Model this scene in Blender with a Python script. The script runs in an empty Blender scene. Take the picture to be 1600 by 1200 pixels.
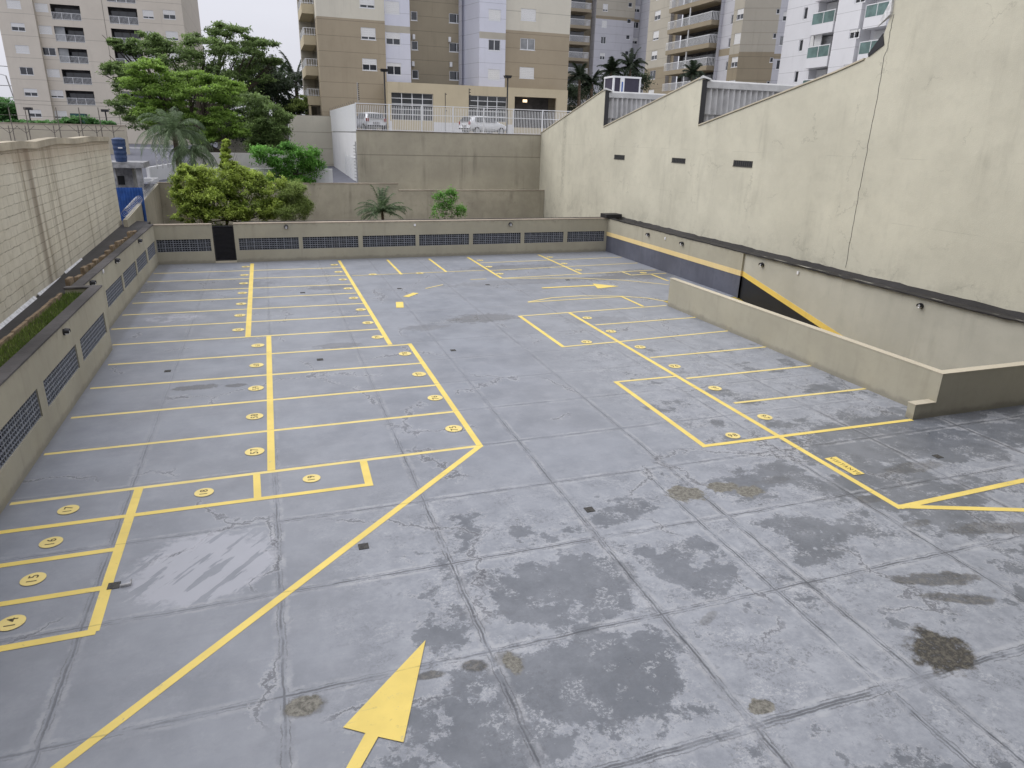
import bpy, math, random
import numpy as np
from mathutils import Vector, Matrix
random.seed(7); RNG = np.random.default_rng(11)
S = bpy.context.scene
COL = S.collection
R = math.radians

# ------------------------------------------------------------------ camera
H = 7.0
YAW, PITCH, ROLL, FPX = 0.336994514, 0.343292392, 0.0254093719, 1078.31637
fw = np.array([math.sin(YAW)*math.cos(PITCH), math.cos(YAW)*math.cos(PITCH), -math.sin(PITCH)])
_r0 = np.array([math.cos(YAW), -math.sin(YAW), 0.0]); _u0 = np.cross(_r0, fw)
cr = math.cos(ROLL)*_r0 + math.sin(ROLL)*_u0
cu = -math.sin(ROLL)*_r0 + math.cos(ROLL)*_u0
cam_d = bpy.data.cameras.new('camera'); cam = bpy.data.objects.new('camera', cam_d); COL.objects.link(cam)
M4 = Matrix(((cr[0], cu[0], -fw[0], 0), (cr[1], cu[1], -fw[1], 0), (cr[2], cu[2], -fw[2], H), (0, 0, 0, 1)))
cam.matrix_world = M4
cam_d.sensor_fit = 'HORIZONTAL'; cam_d.sensor_width = 36; cam_d.lens = FPX/1600*36
cam_d.clip_start = 0.1; cam_d.clip_end = 6000
S.camera = cam
S.render.resolution_x = 1024; S.render.resolution_y = 768

# ------------------------------------------------------------------ world, sun
SUN_EL, SUN_AZ = R(48), R(-62)          # azimuth from +Y towards +X
w = bpy.data.worlds.new("World"); S.world = w; w.use_nodes = True
nt = w.node_tree; nt.nodes.clear()
out = nt.nodes.new('ShaderNodeOutputWorld'); bg = nt.nodes.new('ShaderNodeBackground')
sky = nt.nodes.new('ShaderNodeTexSky'); sky.sky_type = 'NISHITA'; sky.sun_disc = False
sky.sun_elevation = SUN_EL; sky.sun_rotation = SUN_AZ; sky.air_density = 1; sky.dust_density = 6
# overcast: the blue sky is mostly hidden by an even bright cloud layer
hs = nt.nodes.new('ShaderNodeHueSaturation'); hs.inputs['Saturation'].default_value = 0.12
geo = nt.nodes.new('ShaderNodeTexCoord'); sep = nt.nodes.new('ShaderNodeSeparateXYZ')
rmp = nt.nodes.new('ShaderNodeValToRGB')
cre = rmp.color_ramp.elements
cre[0].position = 0.0; cre[0].color = (6.1, 6.15, 6.7, 1); cre[1].position = 0.95; cre[1].color = (12.0, 12.1, 12.9, 1)
for p_, v_ in ((.2, (6.3, 6.4, 7.1, 1)), (.45, (10.4, 10.5, 11.2, 1))):
    e_ = cre.new(p_); e_.color = v_
mx = nt.nodes.new('ShaderNodeMixRGB'); mx.inputs[0].default_value = 0.85
nt.links.new(sky.outputs[0], hs.inputs['Color'])
nt.links.new(geo.outputs['Generated'], sep.inputs[0]); nt.links.new(sep.outputs[2], rmp.inputs[0])
nt.links.new(hs.outputs[0], mx.inputs[1]); nt.links.new(rmp.outputs[0], mx.inputs[2])
cn = nt.nodes.new('ShaderNodeTexNoise'); cn.inputs['Scale'].default_value = 2.2; cn.inputs['Detail'].default_value = 4
cm_ = nt.nodes.new('ShaderNodeMapping'); cm_.inputs['Scale'].default_value = (1, 1, 3.5); nt.links.new(geo.outputs['Generated'], cm_.inputs[0]); nt.links.new(cm_.outputs[0], cn.inputs['Vector'])
cr_ = nt.nodes.new('ShaderNodeMapRange'); cr_.inputs[1].default_value = .3; cr_.inputs[2].default_value = .7; cr_.inputs[3].default_value = .93; cr_.inputs[4].default_value = 1.06; nt.links.new(cn.outputs['Fac'], cr_.inputs[0])
ml_ = nt.nodes.new('ShaderNodeVectorMath'); ml_.operation = 'SCALE'; nt.links.new(mx.outputs[0], ml_.inputs[0]); nt.links.new(cr_.outputs[0], ml_.inputs['Scale'])
nt.links.new(ml_.outputs[0], bg.inputs[0]); bg.inputs[1].default_value = 0.1
nt.links.new(bg.outputs[0], out.inputs[0])
sd = bpy.data.lights.new('sun', 'SUN'); sd.energy = 1.0; sd.angle = R(40); sd.color = (1, .97, .92)
so = bpy.data.objects.new('sun', sd); COL.objects.link(so)
sv = Vector((math.cos(SUN_EL)*math.sin(SUN_AZ), math.cos(SUN_EL)*math.cos(SUN_AZ), math.sin(SUN_EL)))
so.rotation_euler = sv.to_track_quat('Z', 'Y').to_euler()
S.view_settings.view_transform = 'Standard'; S.view_settings.look = 'None'
S.view_settings.exposure = 0.42; S.view_settings.gamma = 1
S.render.engine = 'CYCLES'

# ------------------------------------------------------------------ measuring helpers
O = np.array([0, 0, H])
def ray(x, y): return (x-800)*cr-(y-600)*cu+FPX*fw
def at(x, y, ax, v):
    d = ray(x, y); t = (v-O[ax])/d[ax]; return O+d*t
def gp(x, y, z=0.0):
    p = at(x, y, 2, z); return (float(p[0]), float(p[1]))

# ------------------------------------------------------------------ object helpers
W0 = {}
def tag(o, label=None, cat=None, group=None, kind=None):
    if label: o['label'] = label
    if cat: o['category'] = cat
    if group: o['group'] = group
    if kind: o['kind'] = kind
    return o
def empty(name, loc, label=None, cat=None, group=None, kind=None):
    o = bpy.data.objects.new(name, None); COL.objects.link(o); o.location = loc
    o.empty_display_size = .3
    W0[o.name] = Vector(loc)
    return tag(o, label, cat, group, kind)
def woff(o): return W0.get(o.name, Vector((0, 0, 0)))
class MB:
    def __init__(s): s.v = []; s.f = []; s.m = []
    def quad(s, a, b, c, d, m=0):
        n = len(s.v); s.v += [tuple(a), tuple(b), tuple(c), tuple(d)]; s.f.append((n, n+1, n+2, n+3)); s.m.append(m)
    def poly(s, pts, m=0):
        n = len(s.v); s.v += [tuple(p) for p in pts]; s.f.append(tuple(range(n, n+len(pts)))); s.m.append(m)
    def hexa(s, p, m=0):      # p: 8 points, bottom 0-3 ccw, top 4-7
        n = len(s.v); s.v += [tuple(q) for q in p]
        for f in ((0, 3, 2, 1), (4, 5, 6, 7), (0, 1, 5, 4), (1, 2, 6, 5), (2, 3, 7, 6), (3, 0, 4, 7)):
            s.f.append(tuple(n+i for i in f)); s.m.append(m)
    def box(s, x0, x1, y0, y1, z0, z1, m=0):
        s.hexa([(x0, y0, z0), (x1, y0, z0), (x1, y1, z0), (x0, y1, z0), (x0, y0, z1), (x1, y0, z1), (x1, y1, z1), (x0, y1, z1)], m)
    def tube(s, pts, rad, n=8, m=0, cap=True):
        pts = [Vector(p) for p in pts]
        if not hasattr(rad, '__len__'): rad = [rad]*len(pts)
        b = len(s.v); ref = Vector((0, 0, 1)) if abs((pts[-1]-pts[0]).normalized().z) < .9 else Vector((1, 0, 0))
        for i, p in enumerate(pts):
            d = (pts[min(i+1, len(pts)-1)]-pts[max(i-1, 0)]).normalized()
            u = d.cross(ref).normalized(); q = d.cross(u)
            for k in range(n):
                a = 2*math.pi*k/n; s.v.append(tuple(p+(u*math.cos(a)+q*math.sin(a))*rad[i]))
        for i in range(len(pts)-1):
            for k in range(n):
                k2 = (k+1) % n; s.f.append((b+i*n+k, b+i*n+k2, b+(i+1)*n+k2, b+(i+1)*n+k)); s.m.append(m)
        if cap:
            s.f.append(tuple(b+k for k in range(n))); s.m.append(m)
            s.f.append(tuple(b+(len(pts)-1)*n+k for k in reversed(range(n)))); s.m.append(m)
    def lathe(s, c, prof, n=20, m=0):
        b = len(s.v)
        for (r_, z) in prof:
            for k in range(n):
                a = 2*math.pi*k/n; s.v.append((c[0]+r_*math.cos(a), c[1]+r_*math.sin(a), c[2]+z))
        for i in range(len(prof)-1):
            for k in range(n):
                k2 = (k+1) % n; s.f.append((b+i*n+k, b+i*n+k2, b+(i+1)*n+k2, b+(i+1)*n+k)); s.m.append(m)
    def build(s, name, mats, parent=None, smooth=False, bevel=0, local=False):
        me = bpy.data.meshes.new(name)
        o_ = woff(parent) if (parent is not None and not local) else Vector((0, 0, 0))
        me.from_pydata([(v[0]-o_.x, v[1]-o_.y, v[2]-o_.z) for v in s.v], [], s.f)
        if not isinstance(mats, (list, tuple)): mats = [mats]
        for m_ in mats: me.materials.append(m_)
        me.polygons.foreach_set('material_index', s.m)
        if smooth: me.polygons.foreach_set('use_smooth', [True]*len(s.f))
        me.update()
        ob = bpy.data.objects.new(name, me); COL.objects.link(ob)
        if parent is not None: ob.parent = parent; W0[ob.name] = woff(parent)
        if bevel:
            md = ob.modifiers.new('bevel', 'BEVEL'); md.width = bevel; md.segments = 2; md.limit_method = 'ANGLE'
        return ob

# ------------------------------------------------------------------ materials
class NT:
    def __init__(s, name):
        s.mat = bpy.data.materials.new(name); s.mat.use_nodes = True; s.t = s.mat.node_tree
        s.b = s.t.nodes['Principled BSDF']; s.tc = s.t.nodes.new('ShaderNodeTexCoord')
    def n(s, ty, **k):
        o = s.t.nodes.new(ty)
        for a, v in k.items(): setattr(o, a, v)
        return o
    def l(s, a, b): s.t.links.new(a, b)
    def setin(s, inp, v):
        if hasattr(v, 'links') or isinstance(v, bpy.types.NodeSocket): s.l(v, inp)
        else: inp.default_value = v
    def m(s, op, a, b=None, c=None, clamp=False):
        o = s.n('ShaderNodeMath', operation=op); o.use_clamp = clamp
        s.setin(o.inputs[0], a)
        if b is not None: s.setin(o.inputs[1], b)
        if c is not None: s.setin(o.inputs[2], c)
        return o.outputs[0]
    def mapping(s, scale=(1, 1, 1), loc=(0, 0, 0), rot=(0, 0, 0), src=None):
        o = s.n('ShaderNodeMapping'); o.inputs['Scale'].default_value = scale; o.inputs['Location'].default_value = loc
        o.inputs['Rotation'].default_value = rot
        s.l(src or s.tc.outputs['Object'], o.inputs['Vector']); return o.outputs[0]
    def noise(s, scale, detail=4, rough=.55, vec=None, dist=0, col=False):
        o = s.n('ShaderNodeTexNoise'); o.inputs['Scale'].default_value = scale; o.inputs['Detail'].default_value = detail
        o.inputs['Roughness'].default_value = rough; o.inputs['Distortion'].default_value = dist
        s.l(vec or s.tc.outputs['Object'], o.inputs['Vector']); return o.outputs['Color' if col else 'Fac']
    def step(s, v, a, b, lo=0., hi=1.):
        o = s.n('ShaderNodeMapRange'); o.interpolation_type = 'SMOOTHSTEP'
        s.setin(o.inputs[0], v)
        if a <= b: o.inputs[1].default_value = a; o.inputs[2].default_value = b; o.inputs[3].default_value = lo; o.inputs[4].default_value = hi
        else: o.inputs[1].default_value = b; o.inputs[2].default_value = a; o.inputs[3].default_value = hi; o.inputs[4].default_value = lo
        return o.outputs[0]
    def mix(s, f, a, b, mode='MIX'):
        o = s.n('ShaderNodeMixRGB', blend_type=mode)
        s.setin(o.inputs[0], f)
        for i, v in ((1, a), (2, b)):
            if isinstance(v, tuple): o.inputs[i].default_value = (*v[:3], 1)
            else: s.l(v, o.inputs[i])
        return o.outputs[0]
    def bump(s, h, strength=.3, dist=.02):
        o = s.n('ShaderNodeBump'); o.inputs['Strength'].default_value = strength; o.inputs['Distance'].default_value = dist
        s.l(h, o.inputs['Height']); s.l(o.outputs[0], s.b.inputs['Normal'])
    def base(s, c):
        if isinstance(c, tuple): s.b.inputs['Base Color'].default_value = (*c[:3], 1)
        else: s.l(c, s.b.inputs['Base Color'])
    def rough(s, v): s.setin(s.b.inputs['Roughness'], v)
    def spec(s, v): s.setin(s.b.inputs['Specular IOR Level'], v)

def plain(name, c, rough=.6, metal=0, var=.08, scale=6, spec=.5):
    n = NT(name); f = n.noise(scale, 5, .6)
    n.base(n.mix(n.step(f, .3, .7), tuple(x*(1-var) for x in c), tuple(min(1, x*(1+var)) for x in c)))
    n.rough(rough); n.b.inputs['Metallic'].default_value = metal; n.spec(spec); return n.mat

def stucco(name, c, streak=.25, mott=.1, bump=.25, crack=0., grain=60, streak_col=None, sx=1.6, joints=None, rough=.85, spots=0., extra=None):
    """painted render: mottled, vertical rain streaks, optional horizontal joints / hairline cracks"""
    n = NT(name)
    big = n.noise(.35, 6, .6); med = n.noise(2.2, 5, .65)
    col = n.mix(n.step(big, .3, .7), tuple(x*(1-mott) for x in c), tuple(min(1, x*(1+mott*.6)) for x in c))
    col = n.mix(n.m('MULTIPLY', n.step(med, .45, .75), mott*2), col, tuple(x*.72 for x in c))
    sv_ = n.mapping((sx, sx, .12)); st = n.noise(1.0, 7, .65, sv_)
    st2 = n.step(st, .5, .78)
    dc = streak_col or tuple(x*.45 for x in c)
    col = n.mix(n.m('MULTIPLY', n.m('MULTIPLY', st2, n.step(n.noise(.5, 3), .35, .65)), streak), col, dc)
    if spots:
        sp = n.noise(7, 8, .75); col = n.mix(n.m('MULTIPLY', n.step(sp, .62, .7), spots), col, tuple(x*.35 for x in c))
    h = n.noise(grain, 3, .7)
    if joints:
        z = n.n('ShaderNodeSeparateXYZ'); n.l(n.tc.outputs['Object'], z.inputs[0])
        fr = n.m('FRACT', n.m('DIVIDE', n.m('ADD', z.outputs[2], joints[1]), joints[0]))
        j = n.m('LESS_THAN', n.m('ABSOLUTE', n.m('SUBTRACT', fr, .5)), joints[2]/joints[0])
        col = n.mix(n.m('MULTIPLY', j, .55), col, tuple(x*.35 for x in c))
    if crack:
        v = n.n('ShaderNodeTexVoronoi', feature='DISTANCE_TO_EDGE'); v.inputs['Scale'].default_value = .42
        d = n.n('ShaderNodeVectorMath', operation='ADD'); dn = n.n('ShaderNodeVectorMath', operation='SCALE'); dn.inputs['Scale'].default_value = 1.1
        n.l(n.noise(1.5, 6, .7, col=True), dn.inputs[0]); n.l(n.tc.outputs['Object'], d.inputs[0]); n.l(dn.outputs[0], d.inputs[1])
        n.l(d.outputs[0], v.inputs['Vector'])
        cm = n.m('MULTIPLY', n.step(v.outputs['Distance'], .012, .0), n.step(n.noise(.6, 2), .55, .62))
        col = n.mix(n.m('MULTIPLY', cm, crack), col, tuple(x*.3 for x in c))
    if extra: col = extra(n, col, c)
    n.base(col); n.rough(rough); n.spec(.25); n.bump(n.m('ADD', h, n.m('MULTIPLY', med, 1.5)), bump, .012)
    return n.mat

YEL = (.79, .61, .165)
M = {}
def wall_dirt(n, col, c):
    sp = n.n('ShaderNodeSeparateXYZ'); n.l(n.tc.outputs['Object'], sp.inputs[0]); Z = sp.outputs[2]
    m_ = n.step(n.m('SUBTRACT', Z, n.m('MULTIPLY', n.noise(2.5, 7, .7), .35)), .06, -.10); col = n.mix(n.m('MULTIPLY', m_, .45), col, (.16, .15, .13))
    tp = n.m('MULTIPLY', n.step(n.m('ADD', Z, n.m('MULTIPLY', n.noise(1, 6, .7, n.mapping((3, 3, .3))), .9)), 2.35, 2.65), n.step(n.noise(4, 6, .7), .4, .6)); return n.mix(n.m('MULTIPLY', tp, .35), col, (.17, .155, .125))
M['parapet'] = stucco('parapet_paint', (.385, .36, .285), extra=wall_dirt, streak=.4, mott=.1, bump=.35, grain=45)
M['ramp_wall'] = stucco('ramp_wall_paint', (.46, .445, .385), streak=.4, mott=.1, bump=.3, grain=45)
M['parapet_top'] = stucco('parapet_top', (.52, .47, .37), streak=0, mott=.12, bump=.3)
def wall_wear(n, col, c):
    sp = n.n('ShaderNodeSeparateXYZ'); n.l(n.tc.outputs['Object'], sp.inputs[0]); Y, Z = sp.outputs[1], sp.outputs[2]
    wv = n.m('MULTIPLY', n.m('SUBTRACT', n.noise(1.2, 6, .7), .5), .9); fine = n.noise(5, 8, .75)
    for (yc, wd, z0, z1, k) in ((45.4, .35, 2.5, 7.6, .5), (34.0, .3, 4.5, 7.7, .55), (22.3, .55, 2.0, 10, .45), (52.5, .3, 1, 8, .35), (43.6, .12, 2, 8.5, .35), (28.7, .5, 6, 8.9, .35), (50.0, .5, 1, 8, .25), (39.0, .15, 3, 9, .2)):
        m_ = n.m('MULTIPLY', n.step(n.m('ABSOLUTE', n.m('SUBTRACT', n.m('ADD', Y, wv), yc)), wd, wd*.2), n.m('MULTIPLY', n.step(Z, z0, z0+1.5), n.step(Z, z1+.3, z1-.3)))
        m_ = n.m('MULTIPLY', m_, n.step(fine, .42, .6)); col = n.mix(n.m('MULTIPLY', m_, k), col, tuple(x*.42 for x in c))
    base_ = n.m('MULTIPLY', n.step(n.m('ADD', Z, n.m('MULTIPLY', n.noise(.7, 7, .7), 3)), 5.2, 3.8), n.step(n.noise(1.4, 8, .75), .46, .62))
    col = n.mix(n.m('MULTIPLY', base_, .4), col, tuple(x*.55 for x in c))
    # long horizontal pour joints and vertical pilasters, faint
    for zc in (4.3, 6.6):
        j = n.step(n.m('ABSOLUTE', n.m('SUBTRACT', n.m('ADD', Z, n.m('MULTIPLY', wv, .05)), zc)), .02, .0); col = n.mix(n.m('MULTIPLY', n.m('MULTIPLY', j, n.step(n.noise(.8, 4), .45, .6)), .3), col, tuple(x*.5 for x in c))
    pt = n.noise(.9, 3, .5, n.mapping((1, .6, 1.2))); col = n.mix(n.m('MULTIPLY', n.step(pt, .52, .56), .13), col, tuple(min(1, x*1.12) for x in c))
    return col
M['bigwall'] = stucco('rendered_wall', (.57, .545, .445), streak=.45, mott=.1, bump=.6, crack=.35, grain=30, sx=1.1, spots=.25, extra=wall_wear)
M['bitumen'] = stucco('bitumen_felt', (.034, .032, .034), streak=.0, mott=.35, bump=.8, grain=14, rough=.55)
M['coping'] = stucco('coping_felt', (.105, .098, .098), streak=0, mott=.5, bump=.8, grain=9, rough=.7, spots=.6)
M['coping_tan'] = stucco('coping_paint', (.42, .36, .29), streak=0, mott=.3, bump=.4, grain=20)
M['coping_old'] = stucco('old_coping', (.44, .39, .30), streak=.9, mott=.35, bump=.6, grain=12, spots=.8, sx=4)
M['retain'] = stucco('retaining_wall', (.40, .37, .295), streak=.75, mott=.14, bump=.4, sx=1.4, joints=(3.9, -1.6+2.0, .035))
M['perim'] = stucco('perimeter_wall', (.43, .395, .31), streak=.7, mott=.2, bump=1.0, grain=9, spots=.4, crack=.3)
M['graypaint'] = stucco('grey_floor_paint_wall', (.105, .11, .14), streak=.7, mott=.25, bump=.2, rough=.5, sx=2.5, streak_col=(.17, .175, .21))
M['blackpaint'] = stucco('black_paint_wall', (.022, .023, .028), streak=.2, mott=.1, bump=.2, rough=.5)
M['yellow_wall'] = stucco('yellow_wall_band', (.78, .56, .14), streak=.25, mott=.08, bump=.2)
M['yellow_pale'] = stucco('yellow_wall_band_pale', (.72, .56, .28), streak=.25, mott=.08, bump=.2)
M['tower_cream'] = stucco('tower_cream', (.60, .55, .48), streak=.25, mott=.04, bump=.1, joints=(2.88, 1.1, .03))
M['tower_cream_shade'] = stucco('tower_cream_shade', (.42, .38, .32), streak=.5, mott=.04, bump=.1, joints=(2.88, 1.1, .03))  # tower cream darkened; the side's shade is in the colour
M['cream2'] = stucco('facade_cream', (.60, .57, .49), streak=.3, mott=.04, bump=.1, joints=(2.88, .3, .03))
M['brown'] = stucco('facade_brown', (.36, .305, .225), streak=.3, mott=.05, bump=.1, joints=(1.44, .3, .025))
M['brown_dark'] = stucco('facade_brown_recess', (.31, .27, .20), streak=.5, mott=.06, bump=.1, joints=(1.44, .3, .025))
M['lav'] = stucco('facade_white', (.62, .63, .71), streak=.2, mott=.03, bump=.05, joints=(1.44, .6, .02))
M['greige'] = stucco('facade_greige', (.43, .40, .34), streak=.3, mott=.05, bump=.1, joints=(1.44, .3, .025))
M['greige_b'] = stucco('facade_taupe', (.30, .255, .185), streak=.3, mott=.05, bump=.1, joints=(1.44, .3, .025))
M['lav2'] = stucco('facade_pale_grey', (.50, .50, .54), streak=.3, mott=.04, bump=.1, joints=(1.44, .3, .025))
M['dwhite'] = stucco('facade_bright_white', (.66, .66, .69), streak=.2, mott=.03, bump=.05, joints=(1.5, .3, .02))
M['beige_pod'] = stucco('podium_beige', (.52, .45, .32), streak=.35, mott=.05, bump=.1)
M['concrete_w'] = stucco('panel_concrete', (.50, .47, .39), streak=.3, mott=.06, bump=.2, joints=(1.6, .2, .035))
M['white_m'] = plain('white_painted_metal', (.72, .73, .75), .4, var=.04)
M['white_wall'] = stucco('white_render', (.66, .66, .67), streak=.3, mott=.05, bump=.1)
M['shutter'] = plain('white_shutter', (.68, .68, .68), .5, var=.03)
M['glass'] = plain('window_glass', (.03, .035, .045), .08, var=.3, scale=.6, spec=.8)
M['glass_curtain'] = plain('window_glass_curtain', (.25, .26, .27), .2, var=.4, scale=.5, spec=.8)  # curtained pane, paler in colour
M['glass_teal'] = plain('teal_glass', (.12, .19, .185), .12, var=.3, scale=1, spec=.8)
M['dark'] = plain('dark_interior', (.012, .013, .016), .8)  # near-black; lightless depth behind openings put into the colour
M['loggia'] = plain('loggia_interior', (.075, .07, .07), .8, var=.4, scale=.7)  # recess walls coloured dark; the loggia's shade is in the colour
M['black_m'] = plain('black_metal', (.018, .018, .022), .45)
M['rust_m'] = plain('dull_metal', (.16, .14, .12), .6, var=.5, scale=20)
M['drain_m'] = plain('cast_iron', (.05, .048, .045), .7, var=.5, scale=30)
M['asb'] = stucco('fibre_cement', (.47, .47, .475), streak=.9, mott=.25, bump=.1, sx=5, streak_col=(.14, .14, .14), spots=.3)
M['asb_cap'] = stucco('fibre_cement_cap', (.42, .42, .42), streak=.3, mott=.25, bump=.2, spots=.4)
M['blue_tank'] = plain('blue_plastic', (.02, .045, .12), .5, var=.15)
M['blue_sheet'] = plain('blue_sheet', (.03, .10, .36), .45, var=.25, scale=2)
M['pink_roof'] = plain('faded_metal_roof', (.33, .26, .29), .5, var=.15, scale=1)
M['grey_box'] = plain('grey_weathered', (.28, .28, .29), .8, var=.35, scale=3)
M['steel'] = plain('galvanised_steel', (.45, .45, .46), .4, metal=.6, var=.2)
M['bark'] = plain('bark', (.075, .06, .045), .9, var=.4, scale=9)
M['palm_trunk'] = plain('palm_trunk', (.16, .12, .09), .9, var=.4, scale=6)
M['car_white'] = plain('car_paint_white', (.72, .73, .76), .2, var=.02)
M['tyre'] = plain('tyre_rubber', (.02, .02, .02), .8)
M['red_lens'] = plain('tail_lamp', (.25, .02, .02), .2)
M['soil'] = plain('soil', (.06, .045, .03), .95, var=.4, scale=4)
M['asphalt'] = plain('asphalt', (.115, .12, .15), .8, var=.15, scale=3)
M['flash'] = plain('white_flashing', (.62, .62, .63), .5, var=.25, scale=8)
M['brick_tan'] = plain('clay_block', (.23, .17, .11), .95, var=.35, scale=5)
M['lens'] = plain('lamp_lens', (.75, .75, .78), .15)

def leafmat(name, c1, c2, rough=.5, trans=.35):
    n = NT(name)
    g = n.n('ShaderNodeNewGeometry'); f = n.noise(.55, 3, .5)
    col = n.mix(n.step(f, .35, .65), c1, c2)
    rnd = g.outputs['Random Per Island']
    at_ = n.n('ShaderNodeAttribute'); at_.attribute_name = 'clump_tint'; col = n.mix(n.m('MULTIPLY', n.step(at_.outputs['Fac'], .35, 1.0), .75), col, tuple(min(1, x*1.75) for x in c2)); col = n.mix(n.m('MULTIPLY', n.step(at_.outputs['Fac'], .35, .0), .6), col, tuple(x*.6 for x in c1))  # clump tint: light put into the tops, shade into the undersides
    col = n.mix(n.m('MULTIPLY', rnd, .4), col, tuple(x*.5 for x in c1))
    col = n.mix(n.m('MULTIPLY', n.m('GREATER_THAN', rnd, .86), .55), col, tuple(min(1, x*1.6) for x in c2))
    n.base(col); n.rough(rough); n.spec(.3)
    tr = n.n('ShaderNodeBsdfTranslucent'); n.l(col, tr.inputs[0])
    ms = n.n('ShaderNodeMixShader'); ms.inputs[0].default_value = trans+.12
    o = [x for x in n.t.nodes if x.type == 'OUTPUT_MATERIAL'][0]
    n.l(n.b.outputs[0], ms.inputs[1]); n.l(tr.outputs[0], ms.inputs[2]); n.l(ms.outputs[0], o.inputs[0])
    return n.mat
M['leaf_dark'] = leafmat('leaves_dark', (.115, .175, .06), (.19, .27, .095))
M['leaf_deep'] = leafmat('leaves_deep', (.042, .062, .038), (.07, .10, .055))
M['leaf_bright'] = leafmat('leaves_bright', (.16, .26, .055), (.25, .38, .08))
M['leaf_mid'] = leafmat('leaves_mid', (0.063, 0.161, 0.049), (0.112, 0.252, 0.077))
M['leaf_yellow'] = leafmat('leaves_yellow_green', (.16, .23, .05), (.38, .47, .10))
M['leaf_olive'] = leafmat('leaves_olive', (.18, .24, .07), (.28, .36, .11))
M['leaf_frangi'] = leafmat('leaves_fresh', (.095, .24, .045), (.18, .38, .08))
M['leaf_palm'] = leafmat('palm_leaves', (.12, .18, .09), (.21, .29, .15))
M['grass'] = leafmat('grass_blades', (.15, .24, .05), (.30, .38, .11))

def blockwall():
    n = NT('painted_block_wall')
    sp = n.n('ShaderNodeSeparateXYZ'); n.l(n.tc.outputs['Object'], sp.inputs[0])
    cmb = n.n('ShaderNodeCombineXYZ'); n.l(sp.outputs[1], cmb.inputs[0]); n.l(sp.outputs[2], cmb.inputs[1])
    d = n.n('ShaderNodeVectorMath', operation='ADD'); dn = n.n('ShaderNodeVectorMath', operation='SCALE'); dn.inputs['Scale'].default_value = .15
    n.l(n.noise(3.0, 5, .7, col=True), dn.inputs[0]); n.l(cmb.outputs[0], d.inputs[0]); n.l(dn.outputs[0], d.inputs[1])
    b = n.n('ShaderNodeTexBrick'); n.l(d.outputs[0], b.inputs['Vector'])
    b.inputs['Scale'].default_value = 1; b.inputs['Brick Width'].default_value = .62; b.inputs['Row Height'].default_value = .285
    b.inputs['Mortar Size'].default_value = .013; b.inputs['Mortar Smooth'].default_value = .6; b.offset_frequency = 2; b.squash = 1.25; b.squash_frequency = 3
    b.inputs['Color1'].default_value = (0, 0, 0, 1); b.inputs['Color2'].default_value = (0, 0, 0, 1); b.inputs['Mortar'].default_value = (1, 1, 1, 1)
    mort = n.m('MULTIPLY', b.outputs['Fac'], n.step(n.noise(2.1, 8, .8), .47, .60))
    c = (.47, .44, .345)
    col = n.mix(n.step(n.noise(.7, 6, .65), .3, .7), (.55, .51, .41), (.66, .62, .51))
    st = n.noise(1, 7, .65, n.mapping((1, 2.2, .1)))
    col = n.mix(n.m('MULTIPLY', n.step(st, .54, .72), .55), col, (.20, .165, .12))
    # wide dark run-down marks under the coping
    wv = n.noise(1, 2, .5, n.mapping((1, .42, .02), (0, 3.3, 0)))
    col = n.mix(n.m('MULTIPLY', n.step(wv, .62, .70), .6), col, (.15, .11, .08))
    top = n.step(n.m('ADD', sp.outputs[2], n.m('MULTIPLY', n.noise(.8, 4), 1.0)), 5.9, 6.8)
    col = n.mix(n.m('MULTIPLY', top, .55), col, (.34, .25, .17))
    col = n.mix(n.m('MULTIPLY', mort, .62), col, (.10, .085, .06))
    sp2 = n.noise(9, 6, .75); col = n.mix(n.m('MULTIPLY', n.step(sp2, .63, .7), .5), col, (.14, .12, .08))
    wv2 = n.noise(1, 3, .6, n.mapping((1, 1.3, .05), (0, 1.3, 0))); col = n.mix(n.m('MULTIPLY', n.step(wv2, .58, .66), .45), col, (.24, .20, .14))
    pt = n.noise(1.3, 6, .7, n.mapping(loc=(2, 5, 1))); col = n.mix(n.m('MULTIPLY', n.step(pt, .55, .7), .3), col, (.36, .33, .24))
    n.base(col); n.rough(.9); n.spec(.2)
    n.bump(n.m('SUBTRACT', n.noise(14, 6, .7), n.m('MULTIPLY', b.outputs['Fac'], 1.2)), .8, .03)
    return n.mat
M['blockwall'] = blockwall()

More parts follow.
